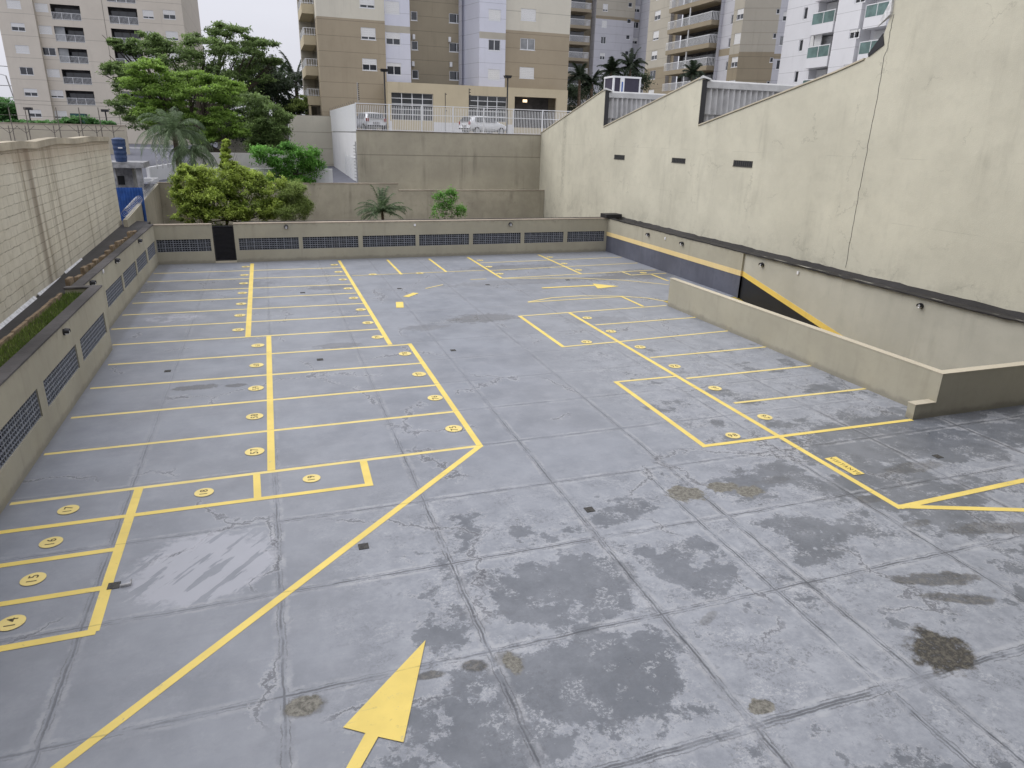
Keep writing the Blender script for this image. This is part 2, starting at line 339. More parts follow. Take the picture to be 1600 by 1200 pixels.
def deckmat():
    n = NT('painted_concrete_deck')
    sp = n.n('ShaderNodeSeparateXYZ'); n.l(n.tc.outputs['Object'], sp.inputs[0]); X, Y = sp.outputs[0], sp.outputs[1]
    def ell(cx, cy, rx, ry, ang=0, soft=.45, wob=.35):
        dx = n.m('SUBTRACT', X, cx); dy = n.m('SUBTRACT', Y, cy); ca, sa = math.cos(ang), math.sin(ang)
        u = n.m('DIVIDE', n.m('ADD', n.m('MULTIPLY', dx, ca), n.m('MULTIPLY', dy, sa)), rx)
        v = n.m('DIVIDE', n.m('SUBTRACT', n.m('MULTIPLY', dy, ca), n.m('MULTIPLY', dx, sa)), ry)
        r = n.m('SQRT', n.m('ADD', n.m('MULTIPLY', u, u), n.m('MULTIPLY', v, v)))
        r = n.m('ADD', r, n.m('MULTIPLY', n.m('SUBTRACT', NW, .5), wob*2))
        return n.step(r, 1.0+soft*.5, 1.0-soft*.5)
    NW = n.noise(2.6, 6, .7)
    N1 = n.noise(.55, 7, .62); N2 = n.noise(1.7, 9, .72); N3 = n.noise(9, 8, .75); N4 = n.noise(.13, 4, .5)
    # wobble used by the joints
    wx = n.m('MULTIPLY', n.m('SUBTRACT', n.noise(2.0, 6, .65), .5), .10)
    wy = n.m('MULTIPLY', n.m('SUBTRACT', n.noise(2.2, 6, .65, n.mapping(loc=(5, 2, 0))), .5), .10)
    def near(v, w_, c):      # distance to a line
        return n.m('ABSOLUTE', n.m('SUBTRACT', n.m('ADD', v, w_), c))
    def mn(a, b): return n.m('MINIMUM', a, b)
    # slab grid: x = -3.17, -.37, 2.46, 5.29, 8.12(8.05 near), 11.25, 14.1 ; y = 7.7 + 2.28 k
    dX = None
    for c in (-3.17, -.37, 2.46, 5.29, 8.1, 11.22, 14.0, 17.0):
        d = near(X, wx, c); dX = d if dX is None else mn(dX, d)
    fy = n.m('FRACT', n.m('DIVIDE', n.m('SUBTRACT', n.m('ADD', Y, wy), 7.7-1.14), 2.28))
    dY = n.m('MULTIPLY', n.m('ABSOLUTE', n.m('SUBTRACT', fy, .5)), 2.28)
    dY = mn(dY, near(Y, wy, 5.38))
    # half bay joint in front of x=7.45, only y<12.2
    hb = near(X, wx, 7.45); hb = n.m('ADD', hb, n.m('MULTIPLY', n.m('GREATER_THAN', Y, 12.2), 9)); 
    dAll = mn(mn(dX, dY), hb)
    # ---- base paint
    col = n.mix(n.step(N1, .3, .7), (.198, .213, .247), (.268, .285, .326))
    col = n.mix(n.m('MULTIPLY', n.step(N2, .4, .75), .35), col, (.36, .37, .41))
    # faint brush/mop streaks along X
    stx = n.noise(1, 7, .65, n.mapping((.5, 5, 1)))
    col = n.mix(n.m('MULTIPLY', n.step(stx, .5, .72), .22), col, (.20, .207, .235))
    col = n.mix(n.m('MULTIPLY', n.step(N4, .35, .65), .18), col, (.26, .26, .27))
    # ---- region where the top coat has worn: right and near part of the deck
    reg = n.m('MULTIPLY', n.step(n.m('ADD', X, n.m('MULTIPLY', n.m('SUBTRACT', N1, .5), 5)), -.6, 2.5), n.step(n.m('ADD', Y, n.m('MULTIPLY', n.m('SUBTRACT', N1, .5), 6)), 14.5, 9.5))
    reg2 = n.m('MULTIPLY', n.step(X, 7.5, 10.5), n.step(Y, 30, 16))
    reg = n.m('MAXIMUM', reg, n.m('MULTIPLY', reg2, .85))
    # chalky pale worn coat in the region, with darker smooth sheets in the slab centres
    pale = n.mix(n.step(n.m('ADD', n.m('MULTIPLY', N2, .6), n.m('MULTIPLY', N3, .4)), .35, .65), (.215, .23, .265), (.36, .377, .418))
    col = n.mix(n.m('MULTIPLY', reg, .8), col, pale)
    cen = n.step(dAll, .0, .75)
    N5 = n.noise(.95, 12, .74, n.mapping(loc=(7.3, 1.9, 0)))
    pond_v = n.m('ADD', n.m('ADD', N5, n.m('MULTIPLY', cen, .10)), n.m('MULTIPLY', n.m('SUBTRACT', reg, 1), .30))
    specific = None
    for (cx, cy, rx, ry, k) in ((3.9, 6.85, 1.35, .75, .14), (1.3, 6.3, 1.3, 1.1, .16), (4.2, 8.6, 1.2, .85, .10), (1.9, 8.7, .6, .8, .10),
                                (5.9, 10.9, 1.0, .5, .10), (9.6, 11.0, 1.4, .9, .12), (12.5, 9.8, 1.6, 1.1, .14), (13.6, 12.0, 2.4, 1.0, .15), (17, 12.0, 4, 1.5, .15), (6.6, 8.5, .8, .7, .06),
                                (6.5, 6.3, 1.2, .8, -.14), (8.7, 5.2, 2.2, 1.0, -.16), (3.2, 4.9, 3, .45, -.1), (.9, 9.2, 1.0, .8, -.12), (9.9, 7.2, 1.6, 1.0, -.12), (6.9, 9.2, 1.0, .7, -.06)):
        e = n.m('MULTIPLY', ell(cx, cy, rx, ry, 0, .9, .3), k*.85); specific = e if specific is None else n.m('ADD', specific, e)
    pond_v = n.m('ADD', pond_v, specific)
    pond = n.step(pond_v, .553, .598)
    pcol = n.mix(n.step(n.m('ADD', n.m('MULTIPLY', N1, .5), n.m('MULTIPLY', N2, .5)), .38, .62), (.110, .121, .142), (.165, .177, .203))
    # speckled rim and flecks
    fleck = n.m('MULTIPLY', n.step(n.m('ADD', N3, n.m('MULTIPLY', pond_v, .5)), .85, .89), reg)
    col = n.mix(n.m('MULTIPLY', fleck, .55), col, (.13, .135, .15))
    fleck2 = n.m('MULTIPLY', n.step(n.m('ADD', n.noise(11, 8, .78, n.mapping(loc=(3, 9, 0))), n.m('MULTIPLY', N5, .35)), .80, .86), reg)
    col = n.mix(n.m('MULTIPLY', pond, .88), col, pcol)
    col = n.mix(n.m('MULTIPLY', fleck2, .5), col, (.42, .425, .45))
    rim = n.m('MULTIPLY', n.step(n.m('ABSOLUTE', n.m('SUBTRACT', pond_v, .552)), .022, .006), n.step(N3, .42, .55))
    col = n.mix(n.m('MULTIPLY', rim, .45), col, (.40, .405, .43))
    sg = n.m('MULTIPLY', n.m('MULTIPLY', n.step(n.noise(1.1, 5, .6, n.mapping(loc=(8, 3, 0))), .47, .56), n.m('ADD', reg, .12)), n.step(n.noise(16, 5, .8), .50, .56))
    col = n.mix(n.m('MULTIPLY', sg, .55), col, n.mix(n.step(n.noise(2.5, 2), .45, .5), (.43, .44, .47), (.12, .127, .145)))
    # small sharp-edged blotches and scratches
    bl = n.m('MULTIPLY', n.step(n.noise(3.2, 9, .7, n.mapping(loc=(1, 8, 0))), .60, .625), n.m('ADD', n.m('MULTIPLY', reg, .8), .2))
    col = n.mix(n.m('MULTIPLY', bl, .45), col, (.14, .145, .162))
    bl2 = n.m('MULTIPLY', n.step(n.noise(2.1, 10, .78, n.mapping((1, 2.6, 1), loc=(4, 1, 0))), .61, .66), n.m('ADD', n.m('MULTIPLY', reg, .7), .3))
    col = n.mix(n.m('MULTIPLY', bl2, .42), col, (.42, .425, .45))
    jf = n.m('MULTIPLY', n.m('MULTIPLY', n.step(Y, 20, 10, .34, .9), n.step(n.noise(.6, 5, .7, n.mapping(loc=(6, 6, 0))), .35, .55, .45, 1.)), n.step(X, -.9, .2, .7, 1.))
    # ---- joints: repair band + crack
    band = n.m('MULTIPLY', n.step(n.m('ADD', dX, n.m('MULTIPLY', N3, .08)), .17, .12), n.step(n.noise(1.1, 5, .6), .38, .6))
    col = n.mix(n.m('MULTIPLY', n.m('MULTIPLY', band, jf), .6), col, (.16, .167, .19))
    edge = n.m('MULTIPLY', n.step(n.m('ABSOLUTE', n.m('SUBTRACT', n.m('ADD', dAll, n.m('MULTIPLY', n.m('SUBTRACT', N3, .5), .16)), .08)), .07, .01), n.step(n.noise(1.6, 6, .7, n.mapping(loc=(1, 4, 0))), .40, .60))
    col = n.mix(n.m('MULTIPLY', n.m('MULTIPLY', edge, jf), .55), col, (.46, .465, .49))
    crk = n.m('MULTIPLY', n.step(dAll, .022, .008), n.step(n.noise(.9, 5, .7, n.mapping(loc=(2, 2, 0))), .36, .52))
    col = n.mix(n.m('MULTIPLY', n.m('MULTIPLY', crk, jf), .75), col, (.05, .052, .06))
    dW = n.m('ADD', dAll, n.m('MULTIPLY', n.m('SUBTRACT', n.noise(7, 5, .7, n.mapping(loc=(2, 7, 0))), .5), .09))
    crk2 = n.m('MULTIPLY', n.step(n.m('ABSOLUTE', n.m('SUBTRACT', dW, .05)), .014, .004), n.step(n.noise(2.4, 6, .7, n.mapping(loc=(9, 2, 0))), .42, .52))
    col = n.mix(n.m('MULTIPLY', n.m('MULTIPLY', crk2, jf), .65), col, (.07, .072, .082))
    # ---- wandering cracks
    v = n.n('ShaderNodeTexVoronoi', feature='DISTANCE_TO_EDGE'); v.inputs['Scale'].default_value = .23
    d = n.n('ShaderNodeVectorMath', operation='ADD'); dn = n.n('ShaderNodeVectorMath', operation='SCALE'); dn.inputs['Scale'].default_value = 1.5
    n.l(n.noise(.9, 7, .7, col=True), dn.inputs[0]); n.l(n.tc.outputs['Object'], d.inputs[0]); n.l(dn.outputs[0], d.inputs[1]); n.l(d.outputs[0], v.inputs['Vector'])
    cmask = n.step(n.noise(.35, 2, .5, n.mapping(loc=(4, 4, 0))), .5, .56)
    vd = v.outputs['Distance']
    col = n.mix(n.m('MULTIPLY', n.m('MULTIPLY', n.step(vd, .010, .004), cmask), .6), col, (.09, .092, .105))
    col = n.mix(n.m('MULTIPLY', n.m('MULTIPLY', n.step(n.m('ABSOLUTE', n.m('SUBTRACT', vd, .012)), .008, .002), cmask), .35), col, (.45, .455, .48))
    # ---- dirt: brown-black stains
    st = None
    P = lambda x, y: gp(x, y)
    for (px_, py_, rx, ry, a, k) in ((1470, 1018, .44, .38, .5, 1.15),
                                     (1460, 905, .8, .16, -.2, .8), (1500, 935, .5, .12, -.4, .8), (672, 1055, .16, .07, 0, .8), (741, 1040, .14, .1, 0, .8), (795, 1030, .16, .14, 0, .5), (478, 1105, .22, .16, 0, .55),
                                     (310, 605, .55, .2, 0, .6), (368, 602, .3, .14, 0, .6), (755, 497, 1.3, .6, 0, .5), (665, 512, .8, .4, 0, .35), (1105, 967, .2, .07, .4, .4), (1360, 780, .3, .12, 0, .5),
                                     (1210, 750, .4, .16, 0, .3), (530, 540, .7, .3, 0, .35), (935, 500, 1.2, .5, 0, .25), (800, 418, 2.6, .7, 0, .45), (950, 434, 2.0, .5, 0, .5), (1010, 428, 2.2, 1.2, 0, .5), (1115, 497, .8, .8, 0, .4), (520, 449, 1.0, .5, 0, .4), (300, 448, 3.0, 1.4, 0, .3), (1430, 730, .8, .2, 0, .5), (1560, 825, .9, .2, -.2, .6), (1430, 618+200, .3, .1, 0, .5), (830, 440, 4.0, .6, 0, .28)):
        cx, cy = P(px_, py_); e = n.m('MULTIPLY', ell(cx, cy, rx*1.1, ry*1.1, a, .45, 1.1), k); st = e if st is None else n.m('MAXIMUM', st, e)
    col = n.mix(n.m('MULTIPLY', n.m('MULTIPLY', st, n.step(N3, .22, .50)), .92), col, n.mix(n.step(N3, .45, .6), (.038, .035, .030), (.12, .11, .09)))
    ec = None      # paint lost down to the bare concrete
    for (px_, py_, rx, ry) in ((1073, 771, .42, .30), (1128, 760, .35, .22), (1172, 768, .30, .24), (1190, 1105, .17, .12), (478, 1103, .2, .15), (800, 1035, .12, .2)):
        cx, cy = P(px_, py_); e = ell(cx, cy, rx, ry, 0, .25, 1.3); ec = e if ec is None else n.m('MAXIMUM', ec, e)
    col = n.mix(n.m('MULTIPLY', ec, n.step(N3, .2, .42)), col, n.mix(n.step(n.noise(13, 8, .8), .38, .62), (.085, .08, .068), (.235, .225, .195)))
    # pale roller strokes near the motorcycle bays
    cx, cy = P(320, 885)
    ga, gb = P(270, 925), P(370, 850); ang = math.atan2(gb[1]-ga[1], gb[0]-ga[0])
    rot = n.mapping((.8, 5.0, 1), src=n.mapping(rot=(0, 0, -ang)))
    sn = n.noise(1, 4, .55, rot)
    ps = n.m('MULTIPLY', ell(cx, cy, 1.15, 1.05, .2, .25, .55), n.step(sn, .43, .47))
    col = n.mix(n.m('MULTIPLY', ps, .55), col, (.46, .465, .52))
    cx, cy = P(270, 497); ps2 = n.m('MULTIPLY', ell(cx, cy, 1.0, .6, 0, .6, .6), n.step(N2, .4, .6))
    col = n.mix(n.m('MULTIPLY', ps2, .6), col, (.5, .5, .55))
    # small white paint drips, everywhere thinly
    dr = n.m('MULTIPLY', n.step(n.noise(5, 6, .7, n.mapping(loc=(11, 3, 0))), .71, .75), n.step(n.noise(.5, 2), .45, .6))
    col = n.mix(n.m('MULTIPLY', dr, .6), col, (.58, .58, .6))
    # dirt line along the walls
    ed = n.m('MAXIMUM', n.step(n.m('ADD', Y, n.m('MULTIPLY', N2, .5)), 41.3, 42.0), n.step(n.m('SUBTRACT', X, n.m('MULTIPLY', N2, .4)), -5.35, -5.6))
    col = n.mix(n.m('MULTIPLY', ed, .45), col, (.13, .13, .13))
    n.base(col)
    rg = n.m('ADD', n.m('MULTIPLY', N2, .22), .30)
    rg = n.m('SUBTRACT', rg, n.m('MULTIPLY', pond, .10)); rg = n.m('ADD', rg, n.m('MULTIPLY', st, .3)); n.rough(rg)
    n.spec(.45)
    hgt = n.m('SUBTRACT', n.m('MULTIPLY', N3, .35), n.m('MULTIPLY', crk, 1.2)); hgt = n.m('SUBTRACT', hgt, n.m('MULTIPLY', pond, .12))
    n.bump(hgt, .35, .012)
    return n.mat
M['deck'] = deckmat()

def paintmat(name, c, wear=.5):
    n = NT(name)
    N = n.noise(6, 8, .75); N2 = n.noise(1.3, 4)
    col = n.mix(n.step(N2, .3, .7), tuple(x*.92 for x in c), tuple(min(1, x*1.05) for x in c))
    col = n.mix(n.m('MULTIPLY', n.step(N, .60, .68), wear), col, (c[0]*.62, c[1]*.62, c[2]*.8))
    sp = n.n('ShaderNodeSeparateXYZ'); n.l(n.tc.outputs['Object'], sp.inputs[0])
    wy = n.m('MULTIPLY', n.m('SUBTRACT', n.noise(2.2, 6, .65, n.mapping(loc=(5, 2, 0))), .5), .10)
    fy = n.m('FRACT', n.m('DIVIDE', n.m('SUBTRACT', n.m('ADD', sp.outputs[1], wy), 7.7-1.14), 2.28))
    dY = n.m('MULTIPLY', n.m('ABSOLUTE', n.m('SUBTRACT', fy, .5)), 2.28)
    j = n.m('MULTIPLY', n.step(dY, .02, .006), n.step(n.noise(3, 5), .35, .55))
    col = n.mix(n.m('MULTIPLY', j, .5), col, (c[0]*.4, c[1]*.4, c[2]*.5))
    NW = n.noise(3.1, 10, .8, n.mapping(loc=(3, 3, 0))); col = n.mix(n.m('MULTIPLY', n.step(NW, .60, .65), .55), col, (.33, .33, .30))
    sc_ = n.noise(1, 6, .7, n.mapping((1.2, 14, 1), rot=(0, 0, .4))); col = n.mix(n.m('MULTIPLY', n.step(sc_, .60, .68), .3), col, (.45, .38, .2))
    n.base(col); n.rough(.5); n.spec(.4); n.bump(n.noise(40, 4, .7), .25, .005)
    return n.mat
M['yline'] = paintmat('yellow_marking_paint', YEL)
M['yline2'] = paintmat('yellow_marking_paint_faded', (.78, .63, .24), wear=.6)
M['numpaint'] = plain('black_stencil_paint', (.09, .07, .03), .6, var=.4, scale=40)

# ================================================================== SETTING
def wall_face(mb, org, u, nrm, L, z0, z1, holes, depth, m=0, mrev=None, back=None, mback=0):
    """vertical face from org along u (length L) with rectangular holes (s0,s1,za,zb) and reveals going -nrm*depth"""
    mrev = m if mrev is None else mrev
    P = lambda s, z, d=0: (org[0]+u[0]*s-nrm[0]*d, org[1]+u[1]*s-nrm[1]*d, z)
    ss = sorted({0, L, *[h[0] for h in holes], *[h[1] for h in holes]}); zs = sorted({z0, z1, *[h[2] for h in holes], *[h[3] for h in holes]})
    ss = [s for s in ss if 0 <= s <= L]; zs = [z for z in zs if z0 <= z <= z1]
    for j in range(len(zs)-1):
        run = None
        zc = (zs[j]+zs[j+1])/2
        for i in range(len(ss)-1):
            sc = (ss[i]+ss[i+1])/2
            inh = any(h[0] < sc < h[1] and h[2] < zc < h[3] for h in holes)
            if not inh and run is None: run = ss[i]
            if (inh or i == len(ss)-2) and run is not None:
                e = ss[i] if inh else ss[i+1]
                mb.quad(P(run, zs[j]), P(e, zs[j]), P(e, zs[j+1]), P(run, zs[j+1]), m); run = None
    for (a, b, c, d) in holes:
        mb.quad(P(a, c), P(b, c), P(b, c, depth), P(a, c, depth), mrev)
        mb.quad(P(a, d), P(a, d, depth), P(b, d, depth), P(b, d), mrev)
        mb.quad(P(a, c), P(a, c, depth), P(a, d, depth), P(a, d), mrev)
        mb.quad(P(b, c), P(b, d), P(b, d, depth), P(b, c, depth), mrev)
        if back is not None: mb.quad(P(a, c, depth), P(b, c, depth), P(b, d, depth), P(a, d, depth), mback)

# ---- terrain: one sheet to the horizon, rising behind the lot
def terr(x, y):
    if y < 43.2: return -3.6
    if y < 56.2: return (0.3 if x > -7.4 else 1.6)
    if 6.95 < x < 61 and y < 111: return -2
    z = 3.3+.018*(y-57)
    z = min(z, 3.3+.018*80)
    if y > 300: z += min(14, (y-300)*.02)*max(0, min(1, (-x-60)/200)) 
    return z
xs = [-3000, -1200, -500, -250, -120, -60, -30, -18, -12, -7.5, -7.3, 0, 6.9, 7.0, 12, 23, 40, 60, 90, 150, 300, 700, 1500, 3000]
ys = [-2000, -600, -100, -20, 10, 30, 43.15, 43.25, 50, 56.15, 56.3, 60, 70, 85, 100, 130, 180, 260, 300, 400, 600, 900, 1500, 3000]
mb = MB()
for j, y in enumerate(ys):
    for i, x in enumerate(xs): mb.v.append((x, y, terr(x, y)))
nx = len(xs)
for j in range(len(ys)-1):
    for i in range(nx-1):
        mb.f.append((j*nx+i, j*nx+i+1, (j+1)*nx+i+1, (j+1)*nx+i)); mb.m.append(0)
tag(mb.build('ground', M['asphalt']), kind='structure')
mb = MB(); mb.box(-7.25, 22.05, 43.3, 55.9, .1, .42); tag(mb.build('garden_bed', M['soil']), kind='structure')

# ---- parking deck with the ramp opening
mb = MB()
RX0, RX1, RY0, RY1 = 16.95, 21.3, 13.1, 27.6
for (a, b, c, d) in ((-6.3, RX0, -3, 41.9), (RX0, RX1+.2, RY1, 41.9), (RX0, RX1+.2, -3, RY0)):
    mb.quad((a, c, 0), (b, c, 0), (b, d, 0), (a, d, 0))
mb.quad((RX0, RY1, 0), (RX1, RY1, 0), (RX1, RY1, -.4), (RX0, RY1, -.4)); mb.quad((RX0, RY0, 0), (RX0, RY1, 0), (RX0, RY1, -.4), (RX0, RY0, -.4))
deck = tag(mb.build('parking_deck', M['deck']), kind='structure'); W0[deck.name] = Vector((0, 0, 0))
mb = MB(); mb.hexa([(RX0, 4, -5.1), (RX1, 4, -5.1), (RX1, RY1, -.35), (RX0, RY1, -.35), (RX0, 4, -4.72), (RX1, 4, -4.72), (RX1, RY1, -.02), (RX0, RY1, -.02)])
tag(mb.build('ramp', M['deck']), kind='structure')

# ---- painted markings: parts of the deck
ZL = .004; ZC_ = 0.0
def line(p, q, wd, z=ZL, ext=0.0, name='marking_line'):
    global ZC_
    ZC_ += .00012; z = .002+ZC_
    a = Vector(p); b = Vector(q); d = (b-a).normalized(); a -= d*ext; b += d*ext; n = Vector((-d.y, d.x))*wd/2
    mb = MB(); k = max(1, int((b-a).length/.5)); 
    for i in range(k):
        s = a+(b-a)*i/k; e = a+(b-a)*(i+1)/k
        mb.quad((*(s-n), z), (*(e-n), z), (*(e+n), z), (*(s+n), z))
    return mb.build(name, M['yline2'] if wd < .12 else M['yline'], deck)
def pline(a, b, wd, ext=0., z=ZL): return line(gp(*a), gp(*b), wd, z, ext)
LAT = [((16, 787.5), (750, 696.5)), ((69, 710), (711, 643)), ((111, 653), (680, 602)), ((141, 607), (659, 567.5)), ((169, 570), (641, 538)),
       ((176, 539), (598, 514)), ((174, 514.5), (578, 493)), ((191, 492.5), (572, 474)), ((207, 474), (557, 458)), ((220, 457), (552, 444)), ((230, 440.5), (546, 430)), ((240, 427.5), (540, 418))]
for a, b in LAT: pline(a, b, .115, z=.005)
for a, b, wd in (((394, 412), (387.5, 526), .19), ((420, 526), (424, 735), .165), ((530, 407.5), (609.5, 538), .16), ((640, 537.5), (750, 697), .15), ((750, 697), (89, 1200), .14),
                 ((217, 764), (172, 900), .165), ((172, 900), (146.5, 984), .165), ((401, 742), (402.5, 778), .145), ((568, 722), (576.5, 756), .165),
                 ((812, 494), (880, 542), .15), ((962.5, 597), (1101, 697.5), .15), ((890, 489), (1405, 793), .15)):
    pline(a, b, wd, ext=.05)
for a, b, wd in (((-60, 840), (583, 756.5), .13), ((-60, 893), (180, 858.5), .13), ((-60, 954), (164, 918.5), .13), ((-60, 1025), (150, 987), .14),
                 ((812, 494), (1041, 477.5), .1), ((880, 542), (967, 534), .1), ((967, 534), (1139, 517), .1), ((930, 508), (1087, 496), .1), ((1016, 559), (1198, 542), .1),
                 ((962, 597), (1058, 588), .11), ((1072, 591.5), (1268, 571.5), .11), ((1147, 630), (1352, 607.5), .11), ((1101, 697), (1425, 656), .13),
                 ((1405, 793), (1700, 729), .15), ((1405, 791.5), (1700, 800), .15),
                 ((730.6, 402), (784, 435), .14), ((841, 398), (908, 428), .14), ((750, 411), (971, 402), .1), ((762.5, 423), (996.5, 411), .1), ((784, 435), (1024, 422), .1),
                 ((784, 435), (901, 434.6), .1), ((901, 434.6), (975, 438), .1), ((975, 438), (1045, 445), .1), ((972, 425), (986, 430), .1), ((986, 430), (1041, 427), .1), ((1018, 429), (1044, 439), .12),
                 ((825, 472), (862, 465.5), .1), ((862, 465.5), (907, 462.5), .1), ((907, 462.5), (970, 463), .1), ((970, 463), (1012, 466), .1), ((1012, 466), (1043, 471.5), .1),
                 ((825, 472.5), (912, 467), .1), ((912, 467), (970, 464), .1), ((970, 463), (1005, 479), .13),
                 ((605, 406), (627.5, 429), .13), ((670, 404.5), (697.5, 425), .13), ((550, 431), (757, 422.5), .08), ((735, 437), (760, 436), .08), ((665, 451), (692, 445), .08),
                 ((634, 464), (650, 458), .3), ((624.3, 472), (625, 481), .32)):
    pline(a, b, wd, z=.0055 if wd < .14 else ZL)
def fill(pxs, name, z=.006):
    mb = MB(); pts = [(*gp(*p), z) for p in pxs]; mb.poly(pts); return mb.build(name, M['yline'], deck)
A = [(*gp(*p), .0125) for p in ((665, 1001), (536, 1137.5), (571, 1146.5), (591, 1152.2), (630.5, 1161))]
mb.poly(A); tp = lambda p: (*gp(*p), .0125)
mb.quad(tp((571, 1146.5)), tp((486, 1300)), tp((508, 1300)), tp((591, 1152.2)))
mb.build('arrow', M['yline'], deck)
mb = MB(); tip = gp(967, 447.5); b0 = gp(926, 443.3); b1 = gp(934, 451.2); s0 = gp(847, 450.2); s1 = gp(930, 446)
mb.poly([(*tip, .0125), (*b0, .0125), (*b1, .0125)])
mb.quad((s0[0], s0[1]-.1, .0122), (s1[0], s1[1]-.1, .0122), (s1[0], s1[1]+.1, .0122), (s0[0], s0[1]+.1, .0122)); mb.build('arrow', M['yline'], deck)

def text_mesh(txt, size, rot, c, z, mat, parent, name='numeral', bold=.0, sx=1.):
    cv = bpy.data.curves.new('txt', 'FONT'); cv.body = txt; cv.size = size; cv.align_x = 'CENTER'; cv.align_y = 'CENTER'; cv.offset = bold
    cv.space_character = 1.25
    tmp = bpy.data.objects.new('txt', cv); COL.objects.link(tmp); dg = bpy.context.evaluated_depsgraph_get(); dg.update()
    me = bpy.data.meshes.new_from_object(tmp.evaluated_get(dg)); bpy.data.objects.remove(tmp)
    for v in me.vertices:
        x, y = v.co.x*sx, v.co.y; v.co = (c[0]+x*math.cos(rot)-y*math.sin(rot), c[1]+x*math.sin(rot)+y*math.cos(rot), z)
    me.materials.clear(); me.materials.append(mat)
    o = bpy.data.objects.new(name, me); COL.objects.link(o); o.parent = parent; return o
def disc(px_, py_, txt, rot, r=.33):
    c = gp(px_, py_); mb = MB(); mb.poly([(c[0]+r*math.cos(2*math.pi*k/40), c[1]+r*math.sin(2*math.pi*k/40), .0125) for k in range(40)])
    o = mb.build('bay_number_disc', M['yline2'], deck); W0[o.name] = Vector((0, 0, 0))
    text_mesh(txt, r*1.15, rot, c, .0145, M['numpaint'], o, bold=.002)
P2 = math.pi/2
for a, b, t in ((18, 974, '14'), (52, 905.5, '15'), (80, 848, '16'), (107, 797, '17'), (319, 770, '18'), (487, 748, '19')): disc(a, b, t, P2, .185)
for a, b, t in ((398, 706, '57'), (398, 651, '58'), (400, 607, '59'), (401, 571, '60'), (403, 540, '61'), (372.5, 515.6, '62'), (375, 493, '63'), (377, 475, '64'), (379, 458, '65'), (381, 443, '66'), (382, 430, '67'), (384, 417, '68'),
                (709, 670, '75'), (680, 622, '76'), (655, 585, '77'), (633, 553, '78'), (590, 527, '79'), (575, 504.5, '80'), (564, 484, '81'), (552.5, 466, '82'), (544, 451, '83'), (536, 437, '84'), (529, 425, '85'), (522.5, 414, '86'),
                (582.5, 429, '87'), (656, 427, '88')): disc(a, b, t, P2, .215)
for a, b, t in ((750, 407, '20'), (764, 417, '21'), (781, 428, '22'), (859, 402, '23'), (881.5, 412, '24'), (904, 422, '25'), (1005, 426.5, '26'),
                (917.5, 497, '93'), (954.5, 518, '94'), (1000, 542.5, '95'), (1054, 572.5, '96'), (1117, 607, '91'), (1195, 652, '97'), (916.5, 534.5, '92')): disc(a, b, t, -P2 if b in (607, 652) else 0, .2)
disc(1145, 681, '98', 0, .185)
c = [gp(*p) for p in ((1288, 717), (1306, 714), (1351, 741), (1334, 743))]
mb = MB(); mb.poly([(*p, .0125) for p in c]); pl = mb.build('marking_panel', M['yline'], deck); W0[pl.name] = Vector((0, 0, 0))
cx = sum(p[0] for p in c)/4; cy = sum(p[1] for p in c)/4
text_mesh('VISITANTE', .155, math.atan2(c[3][1]-c[0][1], c[3][0]-c[0][0]), (cx, cy), .0145, M['numpaint'], pl, 'lettering', bold=.001)

# ---- parapet walls
def cells(mb, org, u, nrm, s0, s1, z0, z1, nu, nz, t=.022, dep=.09):
    """hollow-block grille: bars with open cells"""
    W = lambda s, z, d: (org[0]+u[0]*s+nrm[0]*d, org[1]+u[1]*s+nrm[1]*d, z)
    def bar(a, b, c, d):
        mb.hexa([W(a, c, 0), W(b, c, 0), W(b, c, -dep), W(a, c, -dep), W(a, d, 0), W(b, d, 0), W(b, d, -dep), W(a, d, -dep)])
    for i in range(nu+1):
        s = s0+(s1-s0)*i/nu; tt = t*(1.8 if i % 3 == 0 else 1); bar(max(s0, s-tt/2), min(s1, s+tt/2), z0, z1)
    for j in range(nz+1):
        z = z0+(z1-z0)*j/nz; tt = t*(1.8 if j % 2 == 0 else 1)
        for i in range(nu):
            a = s0+(s1-s0)*i/nu+t; b = s0+(s1-s0)*(i+1)/nu-t
            bar(a, b, max(z0, z-tt/2), min(z1, z+tt/2))
def parapet(label, org, u, nrm, L, h, th, holes, copmat, cop_over=.02, name='parapet_wall', z0=-.05, cop_t=.06, grille=True, cop_in=None, ends=True):
    root = empty(name, (org[0], org[1], 0), label, 'wall')
    mb = MB(); wall_face(mb, org, u, nrm, L, z0, h, holes, .1)
    P = lambda s, z, d: (org[0]+u[0]*s-nrm[0]*d, org[1]+u[1]*s-nrm[1]*d, z)
    mb.quad(P(0, z0, th), P(L, z0, th), P(L, h, th), P(0, h, th)); mb.quad(P(0, h, 0), P(L, h, 0), P(L, h, th), P(0, h, th))
    mb.quad(P(0, z0, 0), P(0, h, 0), P(0, h, th), P(0, z0, th)); mb.quad(P(L, z0, 0), P(L, h, 0), P(L, h, th), P(L, z0, th))
    mb.build('wall', M['parapet'], root)
    for (a, b, c_, d) in holes:
        nu = max(4, round((b-a)/.135)); nz = 6
        g = MB(); cells(g, P(0, 0, .035)[:2], u, nrm, a, b, c_, d, nu, nz); gr = g.build('block_grille', M['grille'], root)
        g = MB(); g.quad(P(a, c_, .102), P(b, c_, .102), P(b, d, .102), P(a, d, .102)); g.build('grille_dark_sheet', M['dark'], root)  # black sheet stands in for the shade seen through the grille
    c0 = MB(); o = cop_over
    c0.hexa([P(0, h+.002, -o), P(L, h+.002, -o), P(L, h+.002, th+o), P(0, h+.002, th+o), P(0, h+cop_t, -o), P(L, h+cop_t, -o), P(L, h+cop_t, th+o), P(0, h+cop_t, th+o)])
    c0.build('coping', copmat, root, bevel=.012)
    return root
